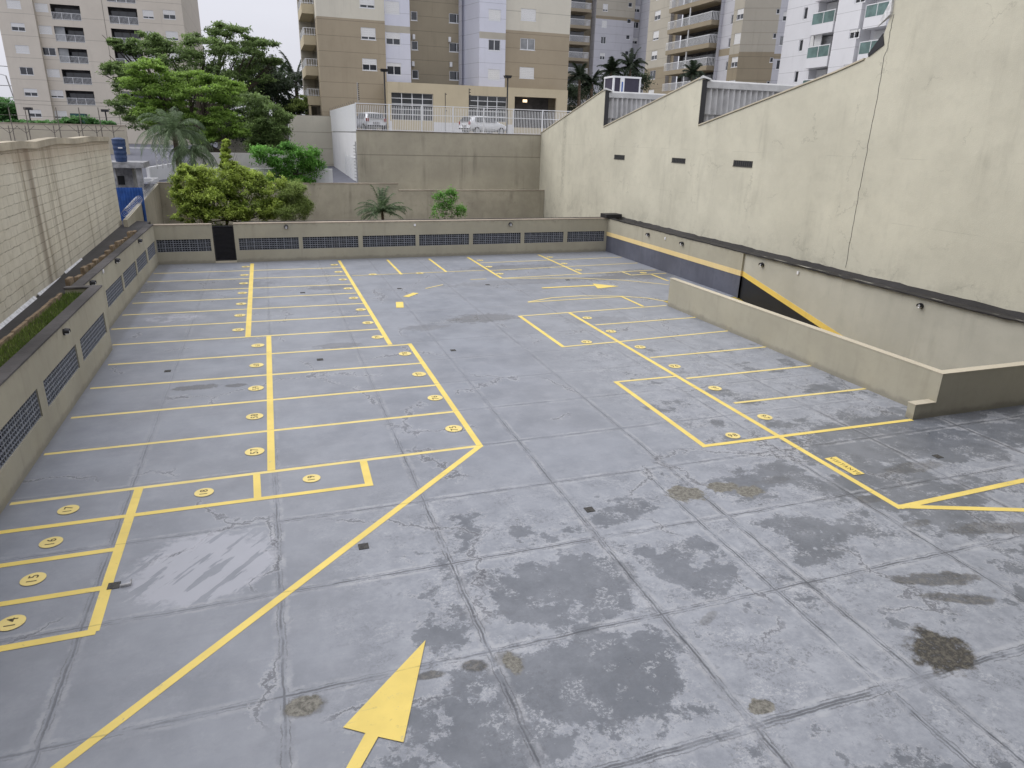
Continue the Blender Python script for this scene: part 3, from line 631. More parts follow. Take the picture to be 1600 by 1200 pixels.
M['grille'] = plain('grille_block_paint', (.21, .225, .26), .6, var=.12)

BY = 41.75
# back wall, left piece, right piece
def bx(px_, py_): return at(px_, py_, 1, BY)[0]
L1 = -5.95; L2 = bx(337, 408)
h = [(bx(245, 380)-L1, bx(329.5, 380)-L1, .66, 1.33)]
h[0] = (.05, h[0][1], h[0][2], h[0][3])
parapet('short taupe back wall between the left corner and the dark gate', (L1, BY), (1, 0), (0, -1), L2-L1, 2.08, .28, h, M['coping_tan'])
R1 = bx(369, 395); R2 = 21.05
hs_ = [(bx(a, 378)-R1, bx(b, 378)-R1, .66, 1.33) for a, b in ((373, 467), (473, 560), (567, 649.5), (655, 733), (739, 813.5), (819, 880), (886, 943.5))]
bw = parapet('long taupe back wall with seven block grilles right of the dark gate', (R1, BY), (1, 0), (0, -1), R2-R1, 2.1, .28, hs_, M['coping_tan'])
mb = MB(); mb.box(R1+.3, R2, BY+.30, BY+.38, 1.9, 2.2); mb.build('coping_edge', M['coping'], bw)
# dark louvred gate
g0 = empty('louvred_gate', ((L2+R1)/2, BY+.15, 0), 'black louvred metal gate in the opening of the back wall', 'gate')
mb = MB(); mb.box(L2+.01, L2+.06, BY+.08, BY+.16, .1, 2.02); mb.box(R1-.06, R1-.01, BY+.08, BY+.16, .1, 2.02); mb.box(L2+.06, R1-.06, BY+.08, BY+.16, 1.96, 2.02); mb.box(L2+.06, R1-.06, BY+.08, BY+.16, .1, .16)
mb.build('gate_frame', M['black_m'], g0)
mb = MB()
for k in range(26):
    z = .18+k*.0675; mb.hexa([(L2+.06, BY+.10, z), (R1-.06, BY+.10, z), (R1-.06, BY+.15, z+.03), (L2+.06, BY+.15, z+.03), (L2+.06, BY+.10, z+.012), (R1-.06, BY+.10, z+.012), (R1-.06, BY+.15, z+.042), (L2+.06, BY+.15, z+.042)])
mb.box(L2+.06, R1-.06, BY+.17, BY+.18, .1, 2.0)
mb.build('louvre_panel', M['black_m'], g0)
mb = MB(); mb.box(L2, R1, BY-.02, BY+.3, -.01, .1); mb.build('sill', M['parapet_top'], g0)

# left walls. segment near: face x=-5.35 from y=-3 to 25.2 ; far: x=-5.93 from y=25.2 to 41.75
def ly(px_, py_, xv): return float(at(px_, py_, 0, xv)[1])
def lz(px_, py_, xv): return float(at(px_, py_, 0, xv)[2])
XN, XF = -5.35, -5.93
nh = []
gy = [(ly(124.5, 530, XN), ly(166, 510, XN)), (ly(68, 600, XN), ly(122.5, 560, XN)), (ly(2, 680, XN), ly(66, 625, XN))]
Wd = gy[1][1]-gy[1][0]; gap = gy[0][0]-gy[1][1]
print('GRILLES', gy, [lz(124, 575, XN), lz(166, 490, XN), lz(166, 520, XN), lz(122, 545, XN), lz(122, 570, XN)])
e = gy[1][1]
nh = [(gy[0][0]+3, gy[0][1]+3, .68, 1.36)]
for k in range(5):
    b = e-k*(Wd+gap); nh.append((b-Wd+3, b+3, .68, 1.36))
near = parapet('near taupe parapet on the left with large block grilles', (XN, -3), (0, 1), (1, 0), 28.2, 2.12, .27, nh, M['coping'], cop_over=.03)
fh = [(ly(a, c_, XF)-25.2, ly(b, d, XF)-25.2, .66, 1.33) for a, c_, b, d in ((165, 455, 191.5, 440), (192.5, 430, 212.5, 415), (214, 412, 229.5, 400), (231, 395, 242.5, 384))]
print('FH', fh)
far = parapet('far taupe parapet on the left, set back, reaching the corner', (XF, 25.2), (0, 1), (1, 0), 16.5, 2.12, .27, fh, M['coping'], cop_over=.03)
# end return of the near planter
mb = MB(); mb.box(-6.35, XN-.27, 25.0, 25.2, .0, 2.12); mb.build('end_return', M['parapet'], near)
mb = MB(); mb.box(-6.38, XN-.30, 24.97, 25.23, 2.122, 2.18); mb.build('end_coping', M['coping'], near, bevel=.01)

# roof strip of the left planter: soil, kerb, bitumen gutter
mb = MB(); mb.box(-6.32, XN-.30, -3, 24.97, 1.7, 1.98); tag(mb.build('planter_soil', M['soil']), kind='structure')
mb = MB(); mb.box(-6.38, XF-.30, 25.25, 41.6, 1.7, 1.95); tag(mb.build('planter_soil', M['soil']), kind='structure')
mb = MB(); mb.hexa([(-8.3, -3, 1.6), (-6.42, -3, 1.6), (-6.5, 45, 1.6), (-8.3, 45, 1.6), (-8.3, -3, 1.96), (-6.42, -3, 1.9), (-6.5, 45, 1.94), (-8.3, 45, 2.05)])
tag(mb.build('gutter_roof', M['bitumen']), kind='structure')
mb = MB(); y = -3
while y < 24.6:
    l_ = .38; j = random.uniform(-.012, .012); mb.box(-6.42+j, -6.33+j, y, y+l_, 1.6, 2.1+random.uniform(-.02, .01)); y += l_+.015
kb = mb.build('planter_kerb', M['brick_tan'], bevel=.008); tag(kb, 'tan clay block kerb along the grass planter on the left roof edge', 'kerb')
y = 26.0; k = 0
desc = ['nearest', 'second', 'third', 'fourth', 'fifth', 'sixth', 'seventh', 'eighth', 'ninth', 'tenth', 'eleventh', 'twelfth', 'thirteenth']
while y < 41 and k < 13:
    l_ = random.uniform(.62, .85); mb = MB(); a = random.uniform(-.06, .06)
    x0, x1 = -6.56, -6.42; z1 = 2.19+random.uniform(-.1, .09)
    mb.hexa([(x0, y, 1.85), (x1, y, 1.85), (x1+a*.5, y+l_, 1.85), (x0+a*.5, y+l_, 1.85), (x0, y+.04, z1), (x1, y+.03, z1), (x1+a*.5, y+l_-.05, z1-.03), (x0+a*.5, y+l_-.06, z1-.02)])
    o = mb.build('clay_block', M['brick_tan'], bevel=.015)
    tag(o, '%s tan clay block from the corner planter in the row beside the far left parapet' % desc[k], 'block', 'clay blocks edging the far planter'); y += l_+random.uniform(.25, .45); k += 1

# grass in the near planter
def blades(name, region, n, hmin, hmax, wd, mat, zf, **kw):
    x0, x1, y0, y1 = region
    V = []; F = []
    for i in range(n):
        x = RNG.uniform(x0, x1); y = RNG.uniform(y0, y1); hgt = RNG.uniform(hmin, hmax); a = RNG.uniform(0, 6.28); lx, ly_ = math.cos(a)*hgt*.6*RNG.random(), math.sin(a)*hgt*.6*RNG.random()
        dx, dy = -math.sin(a)*wd, math.cos(a)*wd; b = len(V); z = zf(x, y)
        V += [(x-dx, y-dy, z), (x+dx, y+dy, z), (x+lx, y+ly_, z+hgt)]; F.append((b, b+1, b+2))
    mb = MB(); mb.v = V; mb.f = F; mb.m = [0]*len(F); o = mb.build(name, mat); tag(o, **kw); return o
blades('grass', (-6.3, -5.68, 8, 24.9), 9000, .05, .16, .012, M['grass'], lambda x, y: 1.97, kind='stuff', label='green grass growing in the planter behind the near left parapet', cat='grass')
blades('grass', (-6.36, -6.24, 25.4, 41.3), 1800, .05, .2, .014, M['leaf_olive'], lambda x, y: 1.94, kind='stuff', label='sparse dry weeds in the narrow planter behind the far left parapet', cat='weeds')

# ---- right side: far wall with grey band (proud), near wall, cap, ramp parapet
XR = 21.0; TOPZ = 2.12
rw = empty('ramp_side_wall', (XR, 34, 0), 'taupe wall with grey floor band and pale yellow stripe below the big wall', 'wall')
y0, y1 = 27.4, 41.75
mb = MB(); mb.box(XR, XR+.3, y0, y1, 1.28, TOPZ); mb.build('upper_wall', M['parapet'], rw)
mb = MB(); mb.box(XR-.02, XR+.3, y0, y1, 1.035, 1.278); mb.build('yellow_stripe', M['yellow_pale'], rw)
mb = MB(); mb.box(XR-.005, XR+.3, y0, y1, -.05, 1.033); mb.build('grey_band', M['graypaint'], rw)
nw = empty('ramp_side_wall', (XR, 18, 0), 'pale wall beside the ramp with black wedge under a bright yellow slanting stripe', 'wall')
XQ = XR+.10
# profile of stripe: y -> z top
def zt(y): return 1.27-(27.4-y)*.205 if y < 27.4 else 1.27
mb = MB()
yy = [27.4, 20.9, 13.0, 4]
for a, b in zip(yy[:-1], yy[1:]):
    mb.quad((XQ, a, zt(a)), (XQ, b, zt(b)), (XQ, b, TOPZ), (XQ, a, TOPZ), 0)
    mb.quad((XQ, a, zt(a)-.24), (XQ, b, zt(b)-.24), (XQ, b, -6), (XQ, a, -6), 1)
    mb.quad((XQ+.3, a, -6), (XQ+.3, b, -6), (XQ+.3, b, TOPZ), (XQ+.3, a, TOPZ), 0)
mb.quad((XQ, 27.4, TOPZ), (XQ, 4, TOPZ), (XQ+.3, 4, TOPZ), (XQ+.3, 27.4, TOPZ), 0)
mb.build('wall', [M['ramp_wall'], M['blackpaint']], nw)
mb = MB()
for a, b in zip(yy[:-1], yy[1:]):
    mb.hexa([(XQ-.012, b, zt(b)-.24), (XQ+.01, b, zt(b)-.24), (XQ+.01, a, zt(a)-.24), (XQ-.012, a, zt(a)-.24), (XQ-.012, b, zt(b)), (XQ+.01, b, zt(b)), (XQ+.01, a, zt(a)), (XQ-.012, a, zt(a))])
mb.build('yellow_stripe', M['yellow_wall'], nw)
mb = MB(); mb.box(XR-.006, XQ, 27.40, 27.46, -6, 1.0); mb.build('wall_return', M['graypaint'], rw)
# bitumen cap / gutter between the low wall and the big wall
XB = 22.1
mb = MB(); prof = [(XR-.03, 2.13), (XR-.03, 2.18), (XR+.1, 2.19), (XR+.5, 2.08), (XB-.25, 2.08), (XB-.01, 2.2), (XB-.01, 2.05)]
ysn = np.linspace(-3, 42.4, 120); rs = RNG.normal(0, .012, (120, len(prof), 2))
for yv in range(len(ysn)):
    for k, (x, z) in enumerate(prof): mb.v.append((x+rs[yv, k, 0]*.5, ysn[yv], z+rs[yv, k, 1]))
K = len(prof)
for i in range(len(ysn)-1):
    for k in range(K-1): mb.f.append((i*K+k, i*K+k+1, (i+1)*K+k+1, (i+1)*K+k)); mb.m.append(0)
mb.f.append(tuple(range(119*K, 120*K))); mb.m.append(0)
cap = mb.build('bitumen_gutter', M['bitumen']); tag(cap, 'long black bitumen gutter capping the low wall along the big cream wall', 'gutter')
mb = MB(); mb.box(20.75, 21.9, 41.5, 42.4, 2.17, 2.42); mb.build('corner_cap', M['bitumen'], cap, bevel=.03)

rp = empty('ramp_parapet', (16.8, 20, 0), 'low taupe parapet around the ramp opening with a low stub at its corner', 'wall')
yA, yB, HP, zs, xs_, xf_ = 12.9, 26.6, 1.24, .42, 16.85, 16.66
mb2 = MB()
mb2.box(16.12, xs_, yA, yA+.24, -.4, zs)
mb2.hexa([(xs_, yA+.24, -.4), (xs_+.22, yA+.24, -.4), (xf_+.22, yB, -.4), (xf_, yB, -.4), (xs_, yA+.24, HP), (xs_+.22, yA+.24, HP), (xf_+.22, yB, HP), (xf_, yB, HP)])
mb2.box(xs_, 21.1, yA, yA+.24, -.4, HP)
mb2.build('wall', M['parapet'], rp)
mb3 = MB(); o = .012
mb3.hexa([(xs_-o, yA+.2515, HP+.002), (xs_+.232, yA+.2515, HP+.002), (xf_+.232, yB+o, HP+.002), (xf_-o, yB+o, HP+.002), (xs_-o, yA+.2515, HP+.026), (xs_+.232, yA+.2515, HP+.026), (xf_+.232, yB+o, HP+.026), (xf_-o, yB+o, HP+.026)])
mb3.box(xs_-o, 21.1, yA-o, yA+.251, HP+.002, HP+.026); mb3.box(16.12-o, xs_-.001, yA-o, yA+.25, zs+.002, zs+.026)
mb3.build('coping', M['parapet_top'], rp)

# ================================================================== BIG WALL + SAW-TOOTH FACTORY
prof = [(57.4, 7.35), (45.62, 10.17), (45.60, 7.76), (34.12, 10.18), (34.08, 7.78), (24.6, 9.75), (23.2, 10.1), (22.55, 10.6), (22.3, 11.6), (22.2, 13.5), (-6, 13.5)]
fac = empty('factory_building', (XB+8, 30, 0), 'big cream rendered side wall of a saw-tooth roofed factory', 'building')
mb = MB(); n_ = len(prof)
for (ya, za), (yb, zb) in zip(prof[:-1], prof[1:]):
    mb.quad((XB, ya, -6), (XB, yb, -6), (XB, yb, zb), (XB, ya, za))
    mb.quad((XB+.22, ya, -6), (XB+.22, ya, za), (XB+.22, yb, zb), (XB+.22, yb, -6))
    mb.quad((XB, ya, za), (XB, yb, zb), (XB+.22, yb, zb), (XB+.22, ya, za))
mb.quad((XB, 57.4, -6), (XB, 57.4, 7.35), (XB+.22, 57.4, 7.35), (XB+.22, 57.4, -6))
mb.build('wall', M['bigwall'], fac)
# edge trim on the slopes
for (ya, za), (yb, zb) in (((57.35, 7.37), (45.75, 10.15)), ((45.5, 7.80), (34.3, 10.15)), ((34.0, 7.82), (24.6, 9.77)), ((24.6, 9.77), (23.2, 10.12))):
    mb = MB(); mb.hexa([(XB-.05, yb, zb), (XB+.3, yb, zb), (XB+.3, ya, za), (XB-.05, ya, za), (XB-.05, yb, zb+.06), (XB+.3, yb, zb+.06), (XB+.3, ya, za+.06), (XB-.05, ya, za+.06)])
    mb.build('verge_trim', M['parapet_top'], fac)
XE = 46
def corr(mb, x0, x1, y, z0, z1, yo=0, wl=.36, amp=.11):
    k = int((x1-x0)/wl*10); b = len(mb.v)
    for i in range(k+1):
        x = x0+(x1-x0)*i/k; o_ = amp*math.sin(2*math.pi*(x-x0)/wl); mb.v += [(x, y+o_, z0), (x, y+o_+yo, z1)]
    for i in range(k): mb.f.append((b+2*i, b+2*i+2, b+2*i+3, b+2*i+1)); mb.m.append(0)
for (yv, zp, zv, yn) in ((45.6, 10.17, 7.76, 34.1), (34.1, 10.18, 7.78, 22.3)):
    mb = MB(); corr(mb, XB+.32, XE, yv+.02, zv+.62, zp-.42, yo=.05); mb.build('corrugated_cladding', M['asb'], fac)
    mb = MB(); corr(mb, XB+.32, XE, yv+.16, zv-.3, zv+.72, yo=.02); mb.build('corrugated_cladding', M['asb'], fac)
    mb = MB(); mb.hexa([(XB+.26, yv-.10, zp-.50), (XE, yv-.10, zp-.50), (XE, yv+.5, zp-.3), (XB+.26, yv+.5, zp-.3), (XB+.26, yv-.05, zp-.16), (XE, yv-.05, zp-.16), (XE, yv+.5, zp-.05), (XB+.26, yv+.5, zp-.05)]); mb.build('ridge_cap', M['asb_cap'], fac, bevel=.03)
    mb = MB(); mb.box(XB+.01, XB+.30, yv-.05, yv+.1, zv+.05, zp-.1); mb.build('edge_flashing', M['black_m'], fac)
    mb = MB(); mb.hexa([(XB-.06, yv-.18, zp-.02), (XB+.5, yv-.18, zp-.12), (XB+.5, yv+.35, zp-.12), (XB-.06, yv+.35, zp-.1), (XB-.02, yv-.02, zp+.12), (XB+.5, yv-.02, zp-.02), (XB+.5, yv+.25, zp-.02), (XB-.02, yv+.25, zp+.03)]); mb.build('ridge_end_cap', M['asb_cap'], fac, bevel=.02)
    # slope descending away behind this ridge is the tooth before it
for (ya, za, yb, zb) in ((57.4, 7.2, 45.7, 9.95), (45.55, 7.55, 34.2, 9.95), (34.05, 7.55, 22.3, 9.95)):
    mb = MB(); mb.quad((XB+.2, ya, za), (XE, ya, za), (XE, yb, zb), (XB+.2, yb, zb)); mb.build('roof_slope', M['asb'], fac)
mb = MB(); mb.box(XB+.2, XE, 22.25, 22.4, 5, 13.4); mb.box(XB+.2, XE, -6, 22.25, 13.3, 13.4); mb.box(XE, XE+.2, -6, 57.4, -3, 9.9); mb.box(XB+.2, XE, 57.2, 57.4, -3, 7.2); mb.build('rear_walls', M['bigwall'], fac)
# small dark vents in the wall
for i, (a, b, c_, d) in enumerate(((960, 241, 976, 249.5), (1050, 246, 1071, 255), (1146, 250, 1176, 261))):
    p = at(a, (b+d)/2, 0, XB); q = at(c_, (b+d)/2, 0, XB); zt_ = at((a+c_)/2, b+1, 0, XB)[2]; zb_ = at((a+c_)/2, d-1, 0, XB)[2]
    y0_, y1_ = q[1], p[1]
    mb = MB(); mb.box(XB-.012, XB+.02, y0_, y1_, zb_, zt_); mb.box(XB-.03, XB-.012, y0_-.02, y1_+.02, zb_-.03, zb_)
    for k in range(9):
        yy_ = y0_+(y1_-y0_)*(k+.5)/9; mb.box(XB-.02, XB-.012, yy_-.02, yy_+.02, zb_, zt_)
    mb.build('wall_vent', M['drain_m'], fac)
    mb = MB(); mb.box(XB-.0145, XB-.0125, y0_+.01, y1_-.01, zb_+.01, zt_-.01); mb.build('vent_opening', M['dark'], fac)
# movement crack down the wall
mb = MB(); pts = [(1397, 22), (1390, 55), (1387, 75), (1381, 90), (1376, 125), (1365, 180), (1352, 250), (1342, 300), (1334, 345), (1321, 418)]
W_ = [at(a, b, 0, XB) for a, b in pts]; fine = []
for p, q in zip(W_[:-1], W_[1:]):
    for k in range(6): fine.append(p+(q-p)*k/6+np.array([0, RNG.normal(0, .012), 0]))
fine.append(W_[-1])
for p, q in zip(fine[:-1], fine[1:]):
    t_ = .018; mb.quad((XB-.004, p[1]-t_, p[2]), (XB-.004, q[1]-t_, q[2]), (XB-.004, q[1]+t_*.3, q[2]), (XB-.004, p[1]+t_*.3, p[2]))
mb.build('wall_crack', M['dark'], fac)
# torn flashing at the step
mb = MB(); y0 = 22.55
mb.hexa([(XB-.03, 22.35, 10.55), (XB+.9, 22.35, 10.5), (XB+.9, 23.1, 10.2), (XB-.03, 23.0, 10.2), (XB-.03, 22.5, 10.95), (XB+.9, 22.6, 10.9), (XB+.9, 23.15, 10.3), (XB-.03, 23.05, 10.3)]); mb.build('edge_flashing', M['black_m'], fac)
p = at(1390, 15, 0, XB); mb = MB()
mb.hexa([(XB-.1, 22.25, 11.55), (XB+.02, 22.25, 11.5), (XB+.02, 22.85, 11.2), (XB-.05, 22.8, 11.2), (XB-.1, 22.3, 12.1), (XB+.02, 22.3, 12.1), (XB+.02, 22.75, 11.45), (XB-.05, 22.7, 11.45)]); mb.build('torn_flashing', M['flash'], fac)
# evaporative cooler box on the roof behind the first ridge
yc_ = 48.2
a = at(957, 146, 1, yc_); b = at(1000, 146, 1, yc_); c_ = at(958, 121, 1, yc_)
cool = empty('rooftop_cooler', ((a[0]+b[0])/2, yc_+.6, a[2]), 'white framed rooftop cooler box with dark side panels behind the first roof ridge', 'cooler')
cx0, cx1 = a[0], b[0]; cz0, cz1 = 9.3, c_[2]; dd = (cx1-cx0)*.62
mb = MB()
for (x, y) in ((cx0, yc_), (cx1-.12, yc_), (cx0, yc_+dd), (cx1-.12, yc_+dd)): mb.box(x, x+.12, y, y+.12, cz0, cz1)
mb.box(cx0-.02, cx1+.02, yc_-.02, yc_+dd+.14, cz1, cz1+.12); mb.box(cx0, cx1, yc_, yc_+dd+.12, cz0-.1, cz0); mb.build('frame', M['white_m'], cool)
mb = MB(); mb.box(cx0+.12, cx1-.12, yc_+.03, yc_+.06, cz0, cz1-.002); mb.box(cx0+.03, cx0+.06, yc_+.12, yc_+dd, cz0, cz1-.002); mb.build('cooling_pad', plain('purple_grey_pad', (.05, .045, .07), .9), cool)
mb = MB(); mb.box(cx0+(cx1-cx0)*.25, cx0+(cx1-cx0)*.4, yc_-.03, yc_+.02, cz0, cz1-.003); mb.build('centre_post', M['white_m'], cool)
mb = MB(); mb.box(cx0+(cx1-cx0)*.3, cx0+(cx1-cx0)*.35, yc_-.034, yc_-.031, cz0+.2, cz1-.25); mb.build('blue_stripe', M['blue_sheet'], cool)

# ================================================================== NEIGHBOUR BLOCK WALL on the left
P0 = np.array([-7.03, 21.3]); P1 = np.array([-7.66, 43.2]); du = (P1-P0)/np.linalg.norm(P1-P0)
A0 = P0-du*27; root = empty('block_wall_building', (P0[0]-6, P0[1], 0), 'neighbouring shed with a tall cream painted block wall and faded metal roof', 'building')
nv = np.array([du[1], -du[0]])
def pl_hit(px_, py_, P, n2):
    d = ray(px_, py_); t = ((P[0]-O[0])*n2[0]+(P[1]-O[1])*n2[1])/(d[0]*n2[0]+d[1]*n2[1]); return O+d*t
mb = MB(); Lw = np.linalg.norm(P1-A0)
tops = [(-30, 6.05)]
for a, b in ((0, 236), (30, 232), (55, 232), (75, 227), (90, 224.5), (115, 225), (140, 221), (172, 220.5)):
    q = pl_hit(a, b, P0, nv); tops.append((float((q[:2]-A0)@du), float(q[2])))
tops[-1] = (Lw, tops[-1][1]); tops[0] = (0, tops[1][1]); print('TOPS', tops)
for (s0_, z0_), (s1_, z1_) in zip(tops[:-1], tops[1:]):
    k = max(1, int((s1_-s0_)/1)); 
    p = A0+du*s0_; q = A0+du*s1_
    mb.quad((p[0], p[1], 1), (q[0], q[1], 1), (q[0], q[1], z1_), (p[0], p[1], z0_)); 
mb.quad((P1[0], P1[1], -3), (P1[0]-.25, P1[1]+.02, -3), (P1[0]-.25, P1[1]+.02, tops[-1][1]), (P1[0], P1[1], tops[-1][1]))
mb.quad((P1[0]-.25, P1[1]+.02, -3), (P1[0]-16, P1[1]+.3, -3), (P1[0]-16, P1[1]+.3, 4.2), (P1[0]-.25, P1[1]+.02, 4.2))
mb.build('wall', M['blockwall'], None).parent = root; W_o = [o for o in root.children][0]; W_o.location = -root.location
# coping: cream fascia pieces
for (s0_, z0_), (s1_, z1_) in zip(tops[:-1], tops[1:]):
    p = A0+du*s0_; q = A0+du*s1_; o1 = nv*.06; o2 = -nv*.3; hh = .22
    mb = MB(); mb.hexa([(*(p+o1), z0_), (*(q+o1), z1_), (*(q+o2), z1_), (*(p+o2), z0_), (*(p+o1), z0_+hh), (*(q+o1), z1_+hh), (*(q+o2), z1_+hh), (*(p+o2), z0_+hh)])
    mb.build('coping', M['coping_old'], root)
mb = MB(); p = A0-nv*.3; q = P1-nv*.3
mb.hexa([(*p, 6.2), (*q, 6.2), (q[0]-16, q[1], 5.4), (p[0]-16, p[1], 5.4), (*p, 6.45), (*q, 6.3), (q[0]-16, q[1], 5.45), (p[0]-16, p[1], 6.6)]); mb.build('roof', M['pink_roof'], root)
# white flashing strips at its foot
for (pa, pb) in (((-20, 522), (52, 462)), ((57, 459), (94, 432)), ((99, 425), (126, 403))):
    a = pl_hit(*pa, P0, nv); b = pl_hit(*pb, P0, nv); mb = MB(); o1 = nv*.11; o0 = nv*.02
    za, zb = a[2]-.03, b[2]-.03; j = .04
    mb.hexa([(a[0]+o0[0], a[1], za), (b[0]+o0[0], b[1], zb), (b[0]+o1[0], b[1], zb-.12), (a[0]+o1[0], a[1], za-.12), (a[0]+o0[0], a[1], za+j), (b[0]+o0[0], b[1], zb+j), (b[0]+o1[0], b[1], zb-.12+j), (a[0]+o1[0], a[1], za-.12+j)])
    mb.build('flashing_strip', M['flash'], root, bevel=.01)

# ================================================================== GARDEN PERIMETER + RETAINING WALL + PLATFORM
YP, YT = 56.0, 57.3
def X_(px_, py_, y): return float(at(px_, py_, 1, y)[0])
def Z_(px_, py_, y): return float(at(px_, py_, 1, y)[2])
pr = empty('perimeter_wall', (5, YP, 0), 'low weathered cream wall behind the garden, stepping down beneath the retaining wall', 'wall')
xa, xb, xc = -7.3, X_(622, 287, YP), XB-.02; za, zb = Z_(500, 287, YP), Z_(700, 298, YP)
mb = MB(); mb.box(xa, xb, YP, YP+.3, -.5, za); mb.box(xb, xc, YP+.05, YT-.002, -.5, zb); mb.build('wall', M['perim'], pr)
mb = MB(); mb.box(xa-.03, xb+.03, YP-.03, YP+.33, za+.002, za+.05); mb.box(xb+.031, xc, YP+.02, YP+.2, zb+.002, zb+.05); mb.build('coping', M['coping_tan'], pr)
rt = empty('retaining_wall', (14, YT, 0), 'tall streaked taupe retaining wall holding up the tower car park', 'wall')
xt = 6.9; zt_ = 7.15
mb = MB(); mb.box(xt, XB+2.5, YT, YT+.4, -.5, zt_+.05); mb.build('wall', M['retain'], rt)
mb = MB(); mb.box(xt-.03, XB+2.6, YT-.04, YT+.44, zt_+.052, zt_+.10); mb.build('coping', M['rust_m'], rt)
mb = MB(); mb.box(xt-.02, xt+.3, YT+.4, 80, -.5, zt_-.1); mb.build('side_wall', M['white_wall'], rt)
mb = MB()
zl0, zl1 = 2.8, 5.2
for k in range(22): mb.box(xt-.05, xt-.022, 58.5, 66, zl0+k*.11, zl0+k*.11+.06)
for yv in (58.4, 62.2, 66): mb.box(xt-.07, xt-.02, yv, yv+.12, zl0-.1, zl1+.1)
mb.build('louvre_panel', M['white_m'], rt)
mb = MB(); mb.box(xt+.3, 60, YT+.4, 110, 2, zt_-.02); tag(mb.build('upper_car_park', plain('pale_paving', (.36, .35, .33), .8)), kind='structure')
# tall white metal screen on the side and white fence in front
sc = empty('metal_screen', (xt, 68, zt_), 'white solid metal screen along the side edge of the upper car park', 'screen')
mb = MB(); mb.box(xt-.04, xt, YT+.05, 79.2, zt_-.02, zt_+1.98); mb.build('panel', M['white_m'], sc)
for k in range(14): mb = MB(); mb.tube([(xt-.02, YT+.3+k*1.6, zt_+1.98), (xt-.12, YT+.3+k*1.6, zt_+2.2)], .02, 5); mb.build('spike', M['rust_m'], sc)
fe = empty('picket_fence', (14, YT+.2, zt_), 'white metal picket fence on top of the retaining wall', 'fence')
yf = YT+.2; x = xt; seg = 2.55; zf0 = zt_+.12; n_post = 0
while x < 25:
    x1 = min(x+seg, 25.2)
    mb = MB(); mb.box(x, x+.09, yf-.045, yf+.045, zt_+.05, zt_+2.05); mb.build('fence_post', M['white_m'], fe)
    mb = MB(); mb.box(x+.09, x1, yf-.02, yf+.02, zf0, zf0+.05); mb.box(x+.09, x1, yf-.02, yf+.02, zt_+1.30, zt_+1.35); mb.box(x+.09, x1, yf-.02, yf+.02, zt_+1.98, zt_+2.04)
    k = x+.2
    while k < x1-.05:
        mb.box(k, k+.035, yf-.015, yf+.015, zf0+.05, zt_+1.9); k += .135
    mb.build('picket_panel', M['white_m'], fe); x = x1

# ================================================================== TOWERS
class Face:
    def __init__(s, P, Q):
        s.P = np.array(P, float); s.Q = np.array(Q, float); s.L = float(np.linalg.norm(s.Q-s.P)); s.u = (s.Q-s.P)/s.L
        s.n = np.array([s.u[1], -s.u[0]])
        if (-s.P)@s.n < 0: s.n = -s.n
        s.ang = math.atan2(s.n[1], s.n[0])+math.pi/2      # local -y looks along n
    def loc(s, px_, py_):
        q = pl_hit(px_, py_, s.P, s.n); return float((q[:2]-s.P)@s.u), float(q[2])
    def W(s, a, z, o=0): p = s.P+s.u*a+s.n*o; return (float(p[0]), float(p[1]), z)
    def box(s, mb, a, b, z0, z1, o0, o1, m=0):
        mb.hexa([s.W(a, z0, o1), s.W(b, z0, o1), s.W(b, z0, o0), s.W(a, z0, o0), s.W(a, z1, o1), s.W(b, z1, o1), s.W(b, z1, o0), s.W(a, z1, o0)], m)
WC = {}
def win_mesh(w_, h_, style):
    """local window: x across, z up, front at y=0 looking -y; returns list of (name, mesh)"""
    k = (round(w_, 2), round(h_, 2), style)
    if k in WC: return WC[k]
    sh = {'open': 0, 'quarter': .28, 'half': .52, 'most': .8, 'shut': 1.0, 'narrow': 0, 'curtain': 0}[style]
    t = .06; f = MB(); X = w_/2
    f.box(-X, X, -.03, .05, 0, t); f.box(-X, X, -.03, .05, h_-t, h_); f.box(-X, -X+t, -.03, .05, t, h_-t); f.box(X-t, X, -.03, .05, t, h_-t)
    f.box(-X-.05, X+.05, -.09, -.031, -.05, .0)
    if style != 'narrow': f.box(-.035, .035, -.02, .04, t, h_-t)
    fr = f.build('window', M['white_m']); me = fr.data; bpy.data.objects.remove(fr)
    g = MB(); g.quad((-X+t, .03, t), (X-t, .03, t), (X-t, .03, h_-t), (-X+t, .03, h_-t)); go = g.build('pane', M['glass_curtain'] if style == 'curtain' else M['glass']); gm = go.data; bpy.data.objects.remove(go)
    L_ = [('pane', gm)]
    if sh > 0:
        g = MB(); zb_ = h_-t-(h_-2*t)*sh; n_ = max(1, int((h_-t-zb_)/.16))
        for i in range(n_):
            a = zb_+(h_-t-zb_)*i/n_; b = zb_+(h_-t-zb_)*(i+1)/n_; g.box(-X+t*.6, X-t*.6, -.035, -.015, a+.006, b)
        go = g.build('shutter', M['shutter']); L_.append(('shutter', go.data)); bpy.data.objects.remove(go)
    WC[k] = (me, L_); return WC[k]
def put_window(face, root, a, z, w_, h_, style, depth):
    me, L_ = win_mesh(w_, h_, style)
    o = bpy.data.objects.new('window', me); COL.objects.link(o); o.parent = root
    p = Vector(face.W(a, z, -depth+.06)); o.location = p-woff(root); o.rotation_euler = (0, 0, face.ang)
    for nm, m_ in L_:
        c_ = bpy.data.objects.new(nm, m_); COL.objects.link(c_); c_.parent = o
STY = ['shut', 'most', 'half', 'open', 'quarter', 'shut', 'most', 'curtain']
